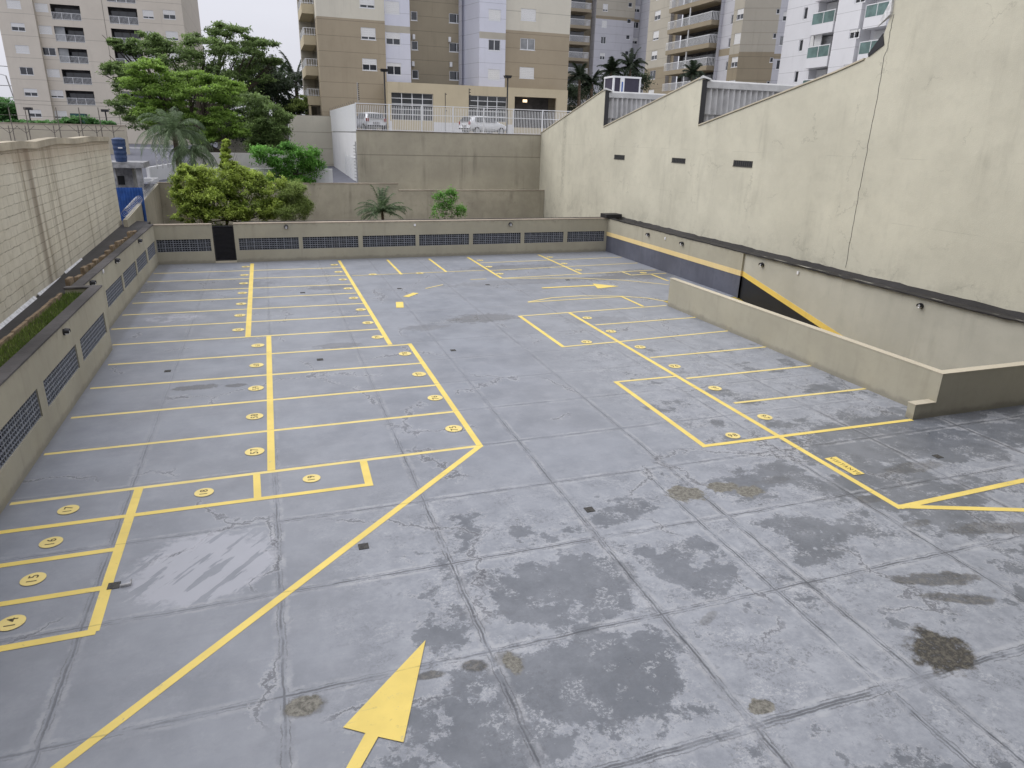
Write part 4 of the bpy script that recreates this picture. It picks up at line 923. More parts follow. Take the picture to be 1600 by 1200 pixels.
def tower_face(root, P, Q, z0, z1, mats_by_z, wins=(), balc=(), depth=.14, seed=0, wallname='wall'):
    """mats_by_z: [(ztop, material)...]; wins: (px box, ups, downs, styles) ; balc: (px box, ups, downs) recessed loggias"""
    rnd = random.Random(seed); F = Face(P, Q); H1 = []; H2 = []; todo = []
    for (bx_, up, dn, sty) in wins:
        cxp = (bx_[0]+bx_[2])/2; cyp = (bx_[1]+bx_[3])/2
        a0, _ = F.loc(bx_[0], cyp); a1, _ = F.loc(bx_[2], cyp); _, zt_ = F.loc(cxp, bx_[1]); _, zb_ = F.loc(cxp, bx_[3])
        a0, a1 = min(a0, a1), max(a0, a1)
        for k in range(-dn, up+1):
            zz = zb_+k*2.88
            if zz < z0+.1 or zz+(zt_-zb_) > z1: continue
            H1.append((a0, a1, zz, zz+zt_-zb_)); todo.append((a0, a1, zz, zt_-zb_, sty[(k+dn) % len(sty)] if sty else rnd.choice(STY)))
    for (bx_, up, dn) in balc:
        cxp = (bx_[0]+bx_[2])/2; cyp = (bx_[1]+bx_[3])/2
        a0, _ = F.loc(bx_[0], cyp); a1, _ = F.loc(bx_[2], cyp); _, zt_ = F.loc(cxp, bx_[1]); _, zb_ = F.loc(cxp, bx_[3])
        a0, a1 = min(a0, a1), max(a0, a1)
        for k in range(-dn, up+1): H2.append((a0, a1, zb_+k*2.88, zt_+k*2.88))
    zlo = z0
    for i, (zt_, mat) in enumerate(mats_by_z):
        mb = MB()
        cut = lambda hh: [(max(0, h[0]), min(F.L, h[1]), max(zlo, h[2]), min(zt_, h[3])) for h in hh if h[3] > zlo+.01 and h[2] < zt_-.01 and h[1] > 0 and h[0] < F.L]
        # windows are shallow, loggias deep: wall with all holes, reveals per kind
        allh = cut(H1)+cut(H2)
        wall_face(mb, F.P, F.u, F.n, F.L, zlo, zt_, allh, depth)
        mb.build(wallname, mat, root); zlo = zt_
    for (a0, a1, zz, hh, st) in todo: put_window(F, root, (a0+a1)/2, zz, a1-a0, hh, st, depth)
    for (a0, a1, zb_, zt_) in H2:
        mb = MB(); Dp = 1.4
        P_ = F.W
        mb.quad(P_(a0, zb_, -depth), P_(a1, zb_, -depth), P_(a1, zb_, -Dp), P_(a0, zb_, -Dp)); mb.quad(P_(a0, zt_, -depth), P_(a1, zt_, -depth), P_(a1, zt_, -Dp), P_(a0, zt_, -Dp))
        mb.quad(P_(a0, zb_, -depth), P_(a0, zb_, -Dp), P_(a0, zt_, -Dp), P_(a0, zt_, -depth)); mb.quad(P_(a1, zb_, -depth), P_(a1, zb_, -Dp), P_(a1, zt_, -Dp), P_(a1, zt_, -depth))
        mb.quad(P_(a0, zb_, -Dp), P_(a1, zb_, -Dp), P_(a1, zt_, -Dp), P_(a0, zt_, -Dp)); lg = mb.build('loggia', M['loggia'], root)
        mb = MB(); w_ = a1-a0
        for i in range(3):
            F.box(mb, a0+.1+w_*.3*i, a0+.04+w_*.3*(i+1), zb_+.02, zt_-.35, -Dp+.03, -Dp+.05)
        mb.build('sliding_door', M['glass'], lg)
        if rnd.random() < .45:
            mb = MB(); i0 = rnd.choice([0, .35, .66]); F.box(mb, a0+w_*i0, a0+w_*(i0+.34), zb_+.02, zt_-.02, -.32, -.30); mb.build('blind', M['glass_curtain'], lg)
        mb = MB(); rh = min(1.05, (zt_-zb_)*.48)
        F.box(mb, a0, a1, zb_+rh-.05, zb_+rh, -.10, -.05); F.box(mb, a0, a1, zb_+.04, zb_+.09, -.10, -.05)
        for i in range(4): x_ = a0+(a1-a0)*i/3; F.box(mb, max(a0, x_-.03), min(a1, x_+.03), zb_+.02, zb_+rh, -.12, -.04)
        n_ = int((a1-a0)/.16)
        for i in range(n_): x_ = a0+(i+.5)*(a1-a0)/n_; F.box(mb, x_-.016, x_+.016, zb_+.09, zb_+rh-.05, -.085, -.065)
        mb.build('railing', M['white_m'], root)
    return F
def flat(mb, P, Q, z0, z1): mb.quad((P[0], P[1], z0), (Q[0], Q[1], z0), (Q[0], Q[1], z1), (P[0], P[1], z1))
def xat(px_, y, py_=60): return float(at(px_, py_, 1, y)[0])

# ---- left tower
YL = 128.0; ZG = 4.3; ZT = 62
x0 = xat(16, YL, 110); x1 = float(at(56, 20, 1, YL)[0]); x2 = float(at(285, 20, 1, YL)[0]); xe = x2
lt = empty('apartment_tower', ((x0+x2)/2, YL+8, ZG), 'cream apartment tower on the left with white railed loggias', 'building')
f1 = tower_face(lt, (x0, YL-.9), (x1, YL-.9), ZG, ZT, [(ZT, M['tower_cream'])], wins=[((31, 105, 52, 117), 4, 2, ['half', 'half', 'open', 'shut', 'half', 'shut', 'most'])], seed=1)
f2 = tower_face(lt, (x1, YL), (x2, YL), ZG, ZT, [(ZT, M['tower_cream'])], seed=2,
   wins=[((72, 108, 93, 120), 4, 2, ['most', 'most', 'shut', 'open', 'shut', 'shut', 'most']), ((223, 16, 240, 29), 3, 4, ['most', 'quarter', 'most', 'half', 'most']), ((255, 16, 274, 30), 3, 4, ['most', 'half', 'most'])],
   balc=[((92, 76, 137, 99), 4, 2), ((170, 12, 215, 38), 3, 4)])
mb = MB(); flat(mb, (x1, YL-.9), (x1, YL), ZG, ZT); flat(mb, (x0, YL-.9), (x0, YL+18), ZG, ZT); mb.quad((x0, YL-.9, ZT), (x1, YL-.9, ZT), (x1, YL+18, ZT), (x0, YL+18, ZT)); mb.quad((x1, YL, ZT), (x2, YL, ZT), (x2, YL+18, ZT), (x1, YL+18, ZT))
d_ = ray(311, 20); ye = x2*d_[1]/d_[0]
d_ = ray(297, 20); ym = x2*d_[1]/d_[0]
print('LT side', ye, ym)
flat(mb, (x2, YL), (x2, min(ye, YL+40)), ZG, ZT); flat(mb, (x0, YL+18), (x2, YL+18), ZG, ZT); mb.build('side_wall', M['tower_cream_shade'], lt)
mb = MB(); q = f2.loc(163, 30)[0]; f2.box(mb, q-.03, q+.03, ZG, ZT, .001, .02); mb.build('facade_groove', M['rust_m'], lt)

# ---- centre tower
YC = 79.0; ZC = zt_ = 7.15; ZT2 = 44
XA = [xat(499, YC, 100), xat(602, YC, 60), xat(641, YC+.6, 60), xat(727, YC+.6, 60), xat(749, YC-.9, 60), xat(790, YC-.9, 60), float(at(889, 80, 1, YC)[0])]
ct = empty('apartment_tower', ((XA[0]+XA[6])/2, YC+9, ZC), 'beige and white apartment tower standing in the middle behind the white fence', 'building')
zbnd = float(at(550, 29, 1, YC)[2]); zbndE = float(at(840, 50, 1, YC)[2])
tower_face(ct, (XA[0], YC), (XA[1], YC), ZC, ZT2, [(zbnd, M['brown']), (ZT2, M['cream2'])], wins=[((564, 43, 587, 62), 6, 1, ['half', 'most', 'most', 'shut', 'most'])], seed=3)
b0 = float(at(620, 51, 1, YC+.6)[2]); b1 = float(at(620, 40.5, 1, YC+.6)[2])
tower_face(ct, (XA[1], YC+.6), (XA[2], YC+.6), ZC, ZT2, [(b0, M['lav']), (b1, M['greige']), (ZT2, M['lav'])], wins=[((603, 50.5, 625.5, 70), 6, 1, ['quarter', 'half', 'shut', 'most', 'shut'])], seed=4)
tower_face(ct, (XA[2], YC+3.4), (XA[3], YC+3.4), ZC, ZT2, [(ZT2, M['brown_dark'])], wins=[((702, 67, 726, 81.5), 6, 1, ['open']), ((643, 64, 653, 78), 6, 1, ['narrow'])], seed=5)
tower_face(ct, (XA[4], YC-.9), (XA[5], YC-.9), ZC, ZT2, [(float(at(770, 61, 1, YC-.9)[2]), M['lav']), (float(at(770, 50.5, 1, YC-.9)[2]), M['greige']), (ZT2, M['lav'])], wins=[((763, 62, 782, 79), 6, 1, ['shut', 'open', 'shut', 'half', 'shut'])], seed=6)
tower_face(ct, (XA[5], YC), (XA[6], YC), ZC, ZT2, [(zbndE, M['brown']), (ZT2, M['cream2'])], wins=[((813, 60, 836, 78), 6, 1, ['shut', 'curtain', 'shut', 'most'])], seed=7)
mb = MB(); flat(mb, (XA[1], YC), (XA[1], YC+.6), ZC, ZT2); flat(mb, (XA[2], YC+.6), (XA[2], YC+3.4), ZC, ZT2); flat(mb, (XA[3], YC+3.4), (XA[3]+.001, YC+2), ZC, ZT2)
flat(mb, (XA[3], YC+3.4), (XA[4], YC-.9), ZC, ZT2); flat(mb, (XA[5], YC-.9), (XA[5], YC), ZC, ZT2); mb.build('return_wall', M['lav'], ct)
mb = MB(); flat(mb, (XA[0], YC), (XA[0], YC+18), ZC, zbnd); flat(mb, (XA[6], YC), (XA[6], YC+18), ZC, zbndE); mb.build('side_wall', M['brown'], ct)
mb = MB(); flat(mb, (XA[0], YC), (XA[0], YC+18), zbnd, ZT2); flat(mb, (XA[6], YC), (XA[6], YC+18), zbndE, ZT2); flat(mb, (XA[0], YC+18), (XA[6], YC+18), ZC, ZT2); mb.quad((XA[0], YC, ZT2), (XA[6], YC, ZT2), (XA[6], YC+18, ZT2), (XA[0], YC+18, ZT2)); mb.build('side_wall', M['cream2'], ct)
# corner balconies on its left flank
for k in range(9):
    zb_ = ZC+3.0+k*2.88; a, b = YC+2.2, YC+8.2; xo = XA[0]
    mb = MB(); mb.box(xo-1.25, xo-.005, a, b, zb_-.45, zb_+.42); mb.build('balcony_slab', M['beige_pod'], ct)
    mb = MB()
    for zz in (zb_+.5, zb_+1.1): mb.box(xo-1.23, xo-1.17, a, b, zz, zz+.05); mb.box(xo-1.17, xo-.01, a+.0, a+.05, zz, zz+.05)
    for i in range(16): y_ = a+i*(b-a)/16; mb.box(xo-1.22, xo-1.18, y_, y_+.05, zb_+.43, zb_+1.1)
    for i in range(5): x_ = xo-1.15+i*.25; mb.box(x_, x_+.05, a+.01, a+.04, zb_+.43, zb_+1.1)
    mb.build('railing', M['white_m'], ct)
    mb = MB(); mb.box(xo-.04, xo-.006, a+.2, b-.2, zb_+.43, zb_+2.35); mb.build('sliding_door', M['glass'], ct)
mb = MB(); mb.box(XA[0]-1.25, XA[0]-.006, YC+8.2, YC+9.2, ZC, ZC+29); mb.build('balcony_side', M['greige'], ct)
mb = MB(); mb.box(XA[0]-1.2, XA[0]-.95, YC+2.3, YC+2.55, ZC, ZC+2.5); mb.build('balcony_column', M['beige_pod'], ct)
# wall mounted vents in the brown recess
for (a, b) in ((646, 58), (702, 62), (645, 100), (704, 101)):
    for k in (0,):
        p = at(a, b, 1, YC+3.4); mb = MB(); mb.box(p[0]-.14, p[0]+.14, YC+3.1, YC+3.39, p[2]-.25, p[2]+.25); mb.build('flue_outlet', M['white_m'], ct, bevel=.04)
# podium in front of the tower: columns, glazing, porch
YQ = 76.5; zp1 = float(at(700, 132, 1, YQ)[2]); xa = xat(606, YQ, 150); xb = xat(887, YQ, 150)
FP = Face((xa, YQ), (xb, YQ)); holes = []
def hx(bx_):
    a0, _ = FP.loc(bx_[0], 165); a1, _ = FP.loc(bx_[2], 165); zt1 = FP.loc((bx_[0]+bx_[2])/2, bx_[1])[1]; zb1 = max(ZC+.15, FP.loc((bx_[0]+bx_[2])/2, bx_[3])[1]); return (a0, a1, zb1, zt1)
g1 = hx((612, 145.5, 677, 188)); g2 = hx((732.5, 150, 792, 190)); g3 = hx((804, 152, 869, 200))
mb = MB(); wall_face(mb, FP.P, FP.u, FP.n, FP.L, ZC, zp1, [g1, g2, g3], .35); mb.quad((xa, YQ, zp1), (xb, YQ, zp1), (xb, YC, zp1), (xa, YC, zp1)); flat(mb, (xa, YQ), (xa, YC), ZC, zp1); flat(mb, (xb, YQ), (xb, YC), ZC, zp1)
mb.build('podium', M['beige_pod'], ct)
for g in (g1, g2):
    mb = MB(); mb.quad(FP.W(g[0], g[2], -.3), FP.W(g[1], g[2], -.3), FP.W(g[1], g[3], -.3), FP.W(g[0], g[3], -.3)); gl = mb.build('glazing', M['glass'], ct)
    mb = MB()
    for i in range(5): x_ = g[0]+(g[1]-g[0])*i/4; FP.box(mb, max(g[0], x_-.04), min(g[1], x_+.04), g[2], g[3], -.28, -.22)
    n_ = 5
    for i in range(n_+1): z_ = g[2]+(g[3]-g[2])*i/n_; FP.box(mb, g[0], g[1], max(g[2], z_-.03), min(g[3], z_+.03), -.27, -.23)
    mb.build('glazing_bars', M['white_m'], gl)
mb = MB(); P_ = FP.W; g = g3
mb.quad(P_(g[0], g[2], -2.4), P_(g[1], g[2], -2.4), P_(g[1], g[3], -2.4), P_(g[0], g[3], -2.4)); mb.quad(P_(g[0], g[3], -.35), P_(g[1], g[3], -.35), P_(g[1], g[3], -2.4), P_(g[0], g[3], -2.4))
mb.quad(P_(g[0], g[2], -.35), P_(g[0], g[2], -2.4), P_(g[0], g[3], -2.4), P_(g[0], g[3], -.35)); mb.build('porch_recess', M['loggia'], ct)
n = NT('lit_lamp'); n.b.inputs['Emission Color'].default_value = (1, .72, .4, 1); n.b.inputs['Emission Strength'].default_value = 1.3; M['lit'] = n.mat
p = FP.loc(826, 157); mb = MB(); FP.box(mb, p[0]-.22, p[0]+.22, p[1]-.14, p[1]+.14, -1.3, -1.1); mb.build('porch_lamp', M['lit'], ct)
mb = MB(); FP.box(mb, 0, g1[0]-.002, ZC, ZC+1.15, .003, .05); FP.box(mb, g1[1]+.002, g2[0]-.002, ZC, ZC+1.15, .003, .05); FP.box(mb, g2[1]+.002, g3[0]-.002, ZC, ZC+1.15, .003, .05); FP.box(mb, g3[1]+.002, FP.L, ZC, ZC+1.15, .003, .05); mb.build('plinth', M['white_wall'], ct)

# ---- tower B (far, right of the centre tower)
YB = 138.0; ZB0 = 4.7; ZTB = 75
bt = empty('apartment_tower', (66, 146, ZB0), 'pale grey tower with brown edge seen between the centre tower and the balconied tower', 'building')
xb0 = xat(884, YB, 60); xb1 = xat(929, YB, 60); xb2 = xat(989, YB, 60); xb3 = xat(1006, YB, 60); xb4 = xat(1016, YB-4, 60)
tower_face(bt, (xb1, YB), (xb2, YB), ZB0, ZTB, [(float(at(960, 31, 1, YB)[2]), M['lav2']), (float(at(960, 26, 1, YB)[2]), M['greige_b']), (ZTB, M['greige'])], wins=[((942, 6, 950, 17.5), 3, 6, None), ((982, 4, 988, 11), 3, 6, ['narrow'])], seed=8)
tower_face(bt, (xb2, YB+1), (xb3, YB+1), ZB0, ZTB, [(float(at(996, 34, 1, YB)[2]), M['lav2']), (float(at(996, 29, 1, YB)[2]), M['greige_b']), (ZTB, M['lav2'])], wins=[((990, 9, 1000, 19), 3, 6, ['half', 'open'])], seed=9)
tower_face(bt, (xb3, YB-3), (xb4, YB-6), ZB0, ZTB, [(ZTB, M['greige_b'])], seed=9)
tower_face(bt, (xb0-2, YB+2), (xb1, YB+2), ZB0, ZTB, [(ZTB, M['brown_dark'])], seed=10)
mb = MB(); flat(mb, (xb1, YB), (xb1, YB+2), ZB0, ZTB); flat(mb, (xb2, YB), (xb2, YB+1), ZB0, ZTB); flat(mb, (xb3, YB-3), (xb3, YB+1), ZB0, ZTB); flat(mb, (xb4, YB-6), (xb4, YB+14), ZB0, ZTB); mb.build('return_wall', M['lav2'], bt)
_, z0b = Face((xb0, YB-1), (xb1, YB-1)).loc(915, 40)
for k in range(-8, 5):
    zb_ = z0b+k*2.88
    if zb_ < ZB0: continue
    x0_, x1_ = xb0-1, xb1-1.3; ya_, yb_ = YB-.6, YB+1.99
    mb = MB(); mb.box(x0_, x1_, ya_, yb_, zb_-.5, zb_+.05); mb.build('balcony_slab', M['greige_b'], bt)
    mb = MB(); mb.box(x0_, x1_, ya_, ya_+.05, zb_+1.05, zb_+1.12); mb.box(x1_-.05, x1_, ya_, yb_, zb_+1.05, zb_+1.12)
    for i in range(26): x_ = x0_+i*(x1_-x0_)/26; mb.box(x_, x_+.06, ya_+.01, ya_+.04, zb_+.05, zb_+1.05)
    for i in range(9): y_ = ya_+.1+i*.28; mb.box(x1_-.04, x1_-.01, y_, y_+.06, zb_+.05, zb_+1.05)
    mb.build('railing', M['white_m'], bt)
    mb = MB(); mb.box(x0_+.3, x1_-.2, YB+1.9, YB+1.98, zb_+.05, zb_+2.15); mb.build('sliding_door', M['glass'], bt)

# ---- tower C (balconied, nearer)
def azp(px_, d, py_=215):
    r_ = ray(px_, py_); h_ = math.hypot(r_[0], r_[1]); return (r_[0]/h_*d, r_[1]/h_*d)
cF = azp(1004, 127, 150); cN = azp(1150, 106, 120); cR = azp(1234, 107, 120)
u = (np.array(cN)-np.array(cF)); Lc = np.linalg.norm(u); u = u/Lc
ct2 = empty('apartment_tower', (cN[0]+6, cN[1]+6, 4.5), 'grey-beige tower with a stack of white railed balconies behind the saw-tooth roof', 'building')
nC = np.array([-u[1], u[0]]); nC = nC if nC@(-np.array(cN)) > 0 else -nC
FC = Face(cF, cN)
def sC(px_, py_=60): return FC.loc(px_, py_)[0]
s1, s2, s3, s4 = sC(1045), sC(1050), sC(1121), sC(1142)
def seg(a, b, off=0): return tuple(FC.P+FC.u*a+FC.n*off), tuple(FC.P+FC.u*b+FC.n*off)
ZC0, ZCT = 4.5, 60
zbC = FC.loc(1120, 88)[1]
tower_face(ct2, *seg(0, s1), ZC0, ZCT, [(FC.loc(1020, 106)[1], M['greige_b']), (ZCT, M['greige'])], wins=[((1023, 17, 1032, 31), 3, 6, ['half', 'most', 'half', 'open'])], seed=12)
tower_face(ct2, *seg(s1, s2, -.6), ZC0, ZCT, [(ZCT, M['greige_b'])], seed=13)
tower_face(ct2, *seg(s2, s3, -1.6), ZC0, ZCT, [(ZCT, M['loggia'])], seed=14)
tower_face(ct2, *seg(s3, s4, -.5), ZC0, ZCT, [(zbC, M['lav2']), (zbC+.9, M['greige_b']), (ZCT, M['lav2'])], wins=[((1138, 60, 1141, 74), 3, 5, ['narrow'])], seed=15)
tower_face(ct2, *seg(s4, FC.L), ZC0, ZCT, [(FC.loc(1150, 84)[1], M['greige_b']), (ZCT, M['greige'])], wins=[((1147, 52, 1157, 68), 3, 5, ['half', 'half', 'shut'])], seed=16)
FR = Face(cN, cR); fr1 = FR.loc(1213, 60)[0]
def segR(a, b, off=0): return tuple(FR.P+FR.u*a+FR.n*off), tuple(FR.P+FR.u*b+FR.n*off)
tower_face(ct2, *segR(0, fr1), ZC0, ZCT, [(FR.loc(1180, 81)[1], M['greige_b']), (ZCT, M['greige'])], wins=[((1208, 52, 1213.5, 60), 3, 4, ['narrow']), ], seed=17)
tower_face(ct2, *segR(fr1, FR.L), ZC0, ZCT, [(FR.loc(1225, 92)[1], M['lav2']), (FR.loc(1225, 84)[1], M['greige_b']), (ZCT, M['lav2'])], wins=[((1218, 56, 1231, 71), 3, 4, ['open', 'curtain', 'half'])], seed=18)
mb = MB()
for a in (s1, s3): mb.quad(FC.W(a, ZC0, 0), FC.W(a, ZC0, -2), FC.W(a, ZCT, -2), FC.W(a, ZCT, 0))
mb.quad(FC.W(s4, ZC0, 0), FC.W(s4, ZC0, -.5), FC.W(s4, ZCT, -.5), FC.W(s4, ZCT, 0)); mb.quad(FR.W(FR.L, ZC0), FR.W(FR.L, ZC0, -12), FR.W(FR.L, ZCT, -12), FR.W(FR.L, ZCT)); mb.build('return_wall', M['lav2'], ct2)
_, zr = FC.loc(1085, 30)
for k in range(-5, 5):
    zb_ = zr-.9+k*2.88
    if zb_ < ZC0: continue
    a, b = s2+.1, s3-.4; o = 1.0
    mb = MB(); FC.box(mb, a, b, zb_-.55, zb_+.05, -1.55, o); mb.build('balcony_slab', M['greige_b'], ct2)
    mb = MB(); FC.box(mb, a, b, zb_+1.05, zb_+1.12, o-.05, o); FC.box(mb, b-.05, b, zb_+1.05, zb_+1.12, -1.5, o-.05)
    nn = int((b-a)/.2)
    for i in range(nn): x_ = a+i*(b-a)/nn; FC.box(mb, x_, x_+.05, zb_+.05, zb_+1.05, o-.04, o-.01)
    for i in range(10): y_ = -1.4+i*.24; FC.box(mb, b-.04, b-.01, zb_+.05, zb_+1.05, y_, y_+.05)
    FC.box(mb, (a+b)/2-.06, (a+b)/2+.06, zb_+.05, zb_+2.33, o-.2, o-.06)
    mb.build('railing', M['white_m'], ct2)
    mb = MB(); FC.box(mb, a+.4, b-.6, zb_+.1, zb_+2.1, -1.55, -1.5); mb.build('sliding_door', M['glass'], ct2)

# ---- tower D (white, nearest right)
XD = 52.0
def yD(px_, py_): return float(at(px_, py_, 0, XD)[1])
yd1 = yD(1224, 60); yd2 = yD(1420, 60)
dt = empty('apartment_tower', (XD+8, (yd1+yd2)/2, 4.5), 'bright white tower with teal glass balconies at the top right of the saw-tooth roof', 'building')
FD = Face((XD, yd1), (XD, yd2)); sd_ = lambda a, b=60: FD.loc(a, b)[0]
d1, d2, d3 = sd_(1262), sd_(1305), sd_(1313)
tower_face(dt, *[tuple(FD.P+FD.u*v) for v in (0, sd_(1272))], 4.5, 50, [(50, M['dwhite'])], wins=[((1248, 62, 1254, 80), 3, 3, ['narrow']), ((1265, 54, 1282, 75), 0, 0, ['shut'])], seed=20)
F2 = tower_face(dt, *[tuple(FD.P+FD.u*v-FD.n*1.2) for v in (sd_(1272), sd_(1308))], 4.5, 50, [(50, M['dwhite'])], seed=21)
tower_face(dt, *[tuple(FD.P+FD.u*v+FD.n*.5) for v in (sd_(1308), sd_(1345))], 4.5, 50, [(50, M['dwhite'])], wins=[((1327, 46, 1342, 60), 3, 3, ['quarter'])], seed=22)
tower_face(dt, *[tuple(FD.P+FD.u*v-FD.n*1.0) for v in (sd_(1345), FD.L)], 4.5, 50, [(50, M['dwhite'])], seed=23)
mb = MB()
for (s_, o0, o1) in ((sd_(1272), -1.2, 0), (sd_(1308), -1.2, .5), (sd_(1345), -1.0, .5)): mb.quad(FD.W(s_, 4.5, o0), FD.W(s_, 4.5, o1), FD.W(s_, 50, o1), FD.W(s_, 50, o0))
mb.quad(FD.W(0, 4.5), FD.W(0, 4.5, -14), FD.W(0, 50, -14), FD.W(0, 50)); mb.build('return_wall', M['dwhite'], dt)
for (pa, pb, py_, stk) in ((1268, 1302, 72, 0), (1350, 1385, 64, 1)):
    a, b = sd_(pa, py_), sd_(pb, py_); _, zr = FD.loc((pa+pb)/2, py_)
    for k in range(-3, 6):
        zb_ = zr-1.0+k*2.95
        if zb_ < 5: continue
        mb = MB(); FD.box(mb, a, b, zb_-.9, zb_, -1.15, .42); mb.build('balcony_slab', M['dwhite'], dt)
        mb = MB(); FD.box(mb, a, b, zb_+.02, zb_+.95, .36, .39); mb.build('glass_balustrade', M['glass_teal'], dt)
        mb = MB(); FD.box(mb, a, b, zb_+.96, zb_+1.03, .33, .41)
        for v in (a, (a+b)/2, b-.05): FD.box(mb, v, v+.05, zb_, zb_+.96, .391, .43)
        mb.build('handrail', M['white_m'], dt)
        mb = MB(); FD.box(mb, a+.2, b-.1, zb_+.02, zb_+1.95, -1.0, -.95); mb.build('sliding_door', M['glass'], dt)
        mb = MB(); FD.box(mb, a+.1, a+(b-a)*.55, zb_+.02, zb_+1.95, -.94, -.90); mb.build('shutter', M['shutter'], dt)

# ---- lower walls left of the platform
def wallbox(name, label, pa, pb, y, zlo, mat, th=.4, cat='wall'):
    xa = float(at(*pa, 1, y)[0]); za = float(at(*pa, 1, y)[2]); xb_ = float(at(*pb, 1, y)[0])
    mb = MB(); mb.box(xa, xb_, y, y+th, zlo, za); o = mb.build(name, mat); return tag(o, label, cat)
cw = wallbox('panel_wall', 'cream panel concrete wall left of the white screen', (450, 179), (519, 179), 78.2, 1, M['concrete_w'], th=.5)
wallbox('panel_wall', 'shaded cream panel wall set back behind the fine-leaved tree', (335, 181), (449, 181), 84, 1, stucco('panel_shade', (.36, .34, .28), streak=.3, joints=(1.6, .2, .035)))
wallbox('boundary_wall', 'grey boundary wall behind the big yellow-green bush', (300, 238), (476, 238), 59, 1, stucco('grey_bwall', (.44, .43, .41), streak=.3))
wallbox('boundary_wall', 'white low boundary wall in front of the grey one, behind the small fresh-green tree', (300, 262), (519, 262), 57.6, 1, M['white_wall'])
mb = MB(); y = 66; xa = float(at(325, 238, 1, y)[0]); xb_ = float(at(476, 238, 1, y)[0]); z = float(at(400, 238, 1, y)[2])
# cream long wall below the left tower with sports court fence
yS = 96; sw = empty('court_wall', (-30, yS, 3), 'long cream wall below the left tower carrying the tall sports court netting posts', 'wall')
xa = float(at(-30, 190, 1, yS)[0]); xb_ = float(at(196, 197, 1, yS)[0]); za = float(at(100, 195, 1, yS)[2])
mb = MB(); mb.box(xa, xb_, yS, yS+.4, 2, za); mb.build('wall', stucco('court_wall', (.55, .50, .40), streak=.3), sw)
mb = MB(); mb.box(xa, xb_, yS-.05, yS+.45, za+.002, za+.12); mb.build('coping', M['coping_tan'], sw)
cf = empty('court_fence', (-30, yS-1.2, 3), 'thin dark metal posts and cables of a sports court net before the cream wall', 'fence')
yF = yS-1.2
for i, px_ in enumerate((16, 22, 42, 47, 86, 95, 124, 130, 152, 160, 178)):
    tall = i % 2 == 1
    q = at(px_, 212, 1, yF); t_ = at(px_-5, 168 if tall else 196, 1, yF)
    mb = MB(); mb.tube([(q[0], yF, 2.5), (q[0], yF, t_[2])], .05, 6)
    if not tall:
        for s_ in (-1, 1): mb.tube([(q[0], yF, t_[2]-.8), (q[0]+s_*.9, yF, t_[2])], .03, 5)
    mb.build('post', M['rust_m'], cf)
za = float(at(100, 202, 1, yF)[2])
for dz in (0, 1.4, 2.6, 3.0):
    mb = MB(); mb.tube([(xa, yF, za+dz), ((xa+xb_)/2, yF, za+dz-.12), (xb_, yF, za+dz)], .03 if dz == 0 else .015, 5); mb.build('cable', M['rust_m'], cf)

# ================================================================== SMALL THINGS
# bulkhead wall lamps
def wall_lamp(p, n, label, sc_=1.0):
    r = empty('wall_lamp', p, label, 'lamp', 'bulkhead lamps on the parapet walls')
    n = np.array(n, float); t = np.array([-n[1], n[0]])
    def rot(mb):
        mb.v = [(p[0]+(t[0]*v[0]-n[0]*v[1])*sc_, p[1]+(t[1]*v[0]-n[1]*v[1])*sc_, p[2]+v[2]*sc_) for v in mb.v]; return mb
    mb = MB(); 
    mb.tube([(0, 0, 0), (0, -.04, 0)], .085, 16); rot(mb).build('base', M['black_m'], r, smooth=False)
    mb = MB(); mb.tube([(0, -.04, 0), (0, -.10, -.005), (0, -.135, -.02)], [.068, .066, .045], 14); rot(mb).build('lens', M['lens'], r, smooth=True)
    mb = MB(); mb.tube([(0, -.04, .02), (0, -.15, .01)], [.088, .078], 14, cap=False)
    k = [i for i, f in enumerate(mb.f) if sum(mb.v[j][2] for j in f)/4 > -.035]; mb.f = [mb.f[i] for i in k]; mb.m = [0]*len(mb.f); rot(mb).build('hood', M['black_m'], r)
    return r
for (a, b, xv, nn, lab, s_) in ((99, 519, XN, (1, 0), 'black bulkhead lamp on the near left parapet, nearest to the camera', 1.0),
        (141, 443, XF, (1, 0), 'black bulkhead lamp on the far left parapet just past the grassy planter end', 1.15), (180, 408, XF, (1, 0), 'black bulkhead lamp at the middle of the far left parapet', 1.15), (216, 377, XF, (1, 0), 'black bulkhead lamp on the far left parapet nearest the back corner', 1.15),
        (1014, 367, XR, (-1, 0), 'black bulkhead lamp on the right wall farthest along, above the pale yellow stripe', 1.2), (1067, 381, XR, (-1, 0), 'second black bulkhead lamp on the right wall above the pale yellow stripe', 1.2),
        (1192, 414, XQ, (-1, 0), 'black bulkhead lamp above the top of the bright yellow slanting stripe', 1.15), (1440, 478, XQ, (-1, 0), 'black bulkhead lamp nearest on the wall beside the ramp, under the gutter', 1.05)):
    p = at(a, b, 0, xv); wall_lamp((xv, float(p[1]), float(p[2])), nn, lab, s_)
for (a, b, lab) in ((447, 354.5, 'black bulkhead lamp on the back wall above the first and second grilles'), (797, 350.5, 'black bulkhead lamp on the back wall above the fifth grille')):
    p = at(a, b, 1, BY); wall_lamp((float(p[0]), BY, float(p[2])), (0, -1), lab, 1.3)
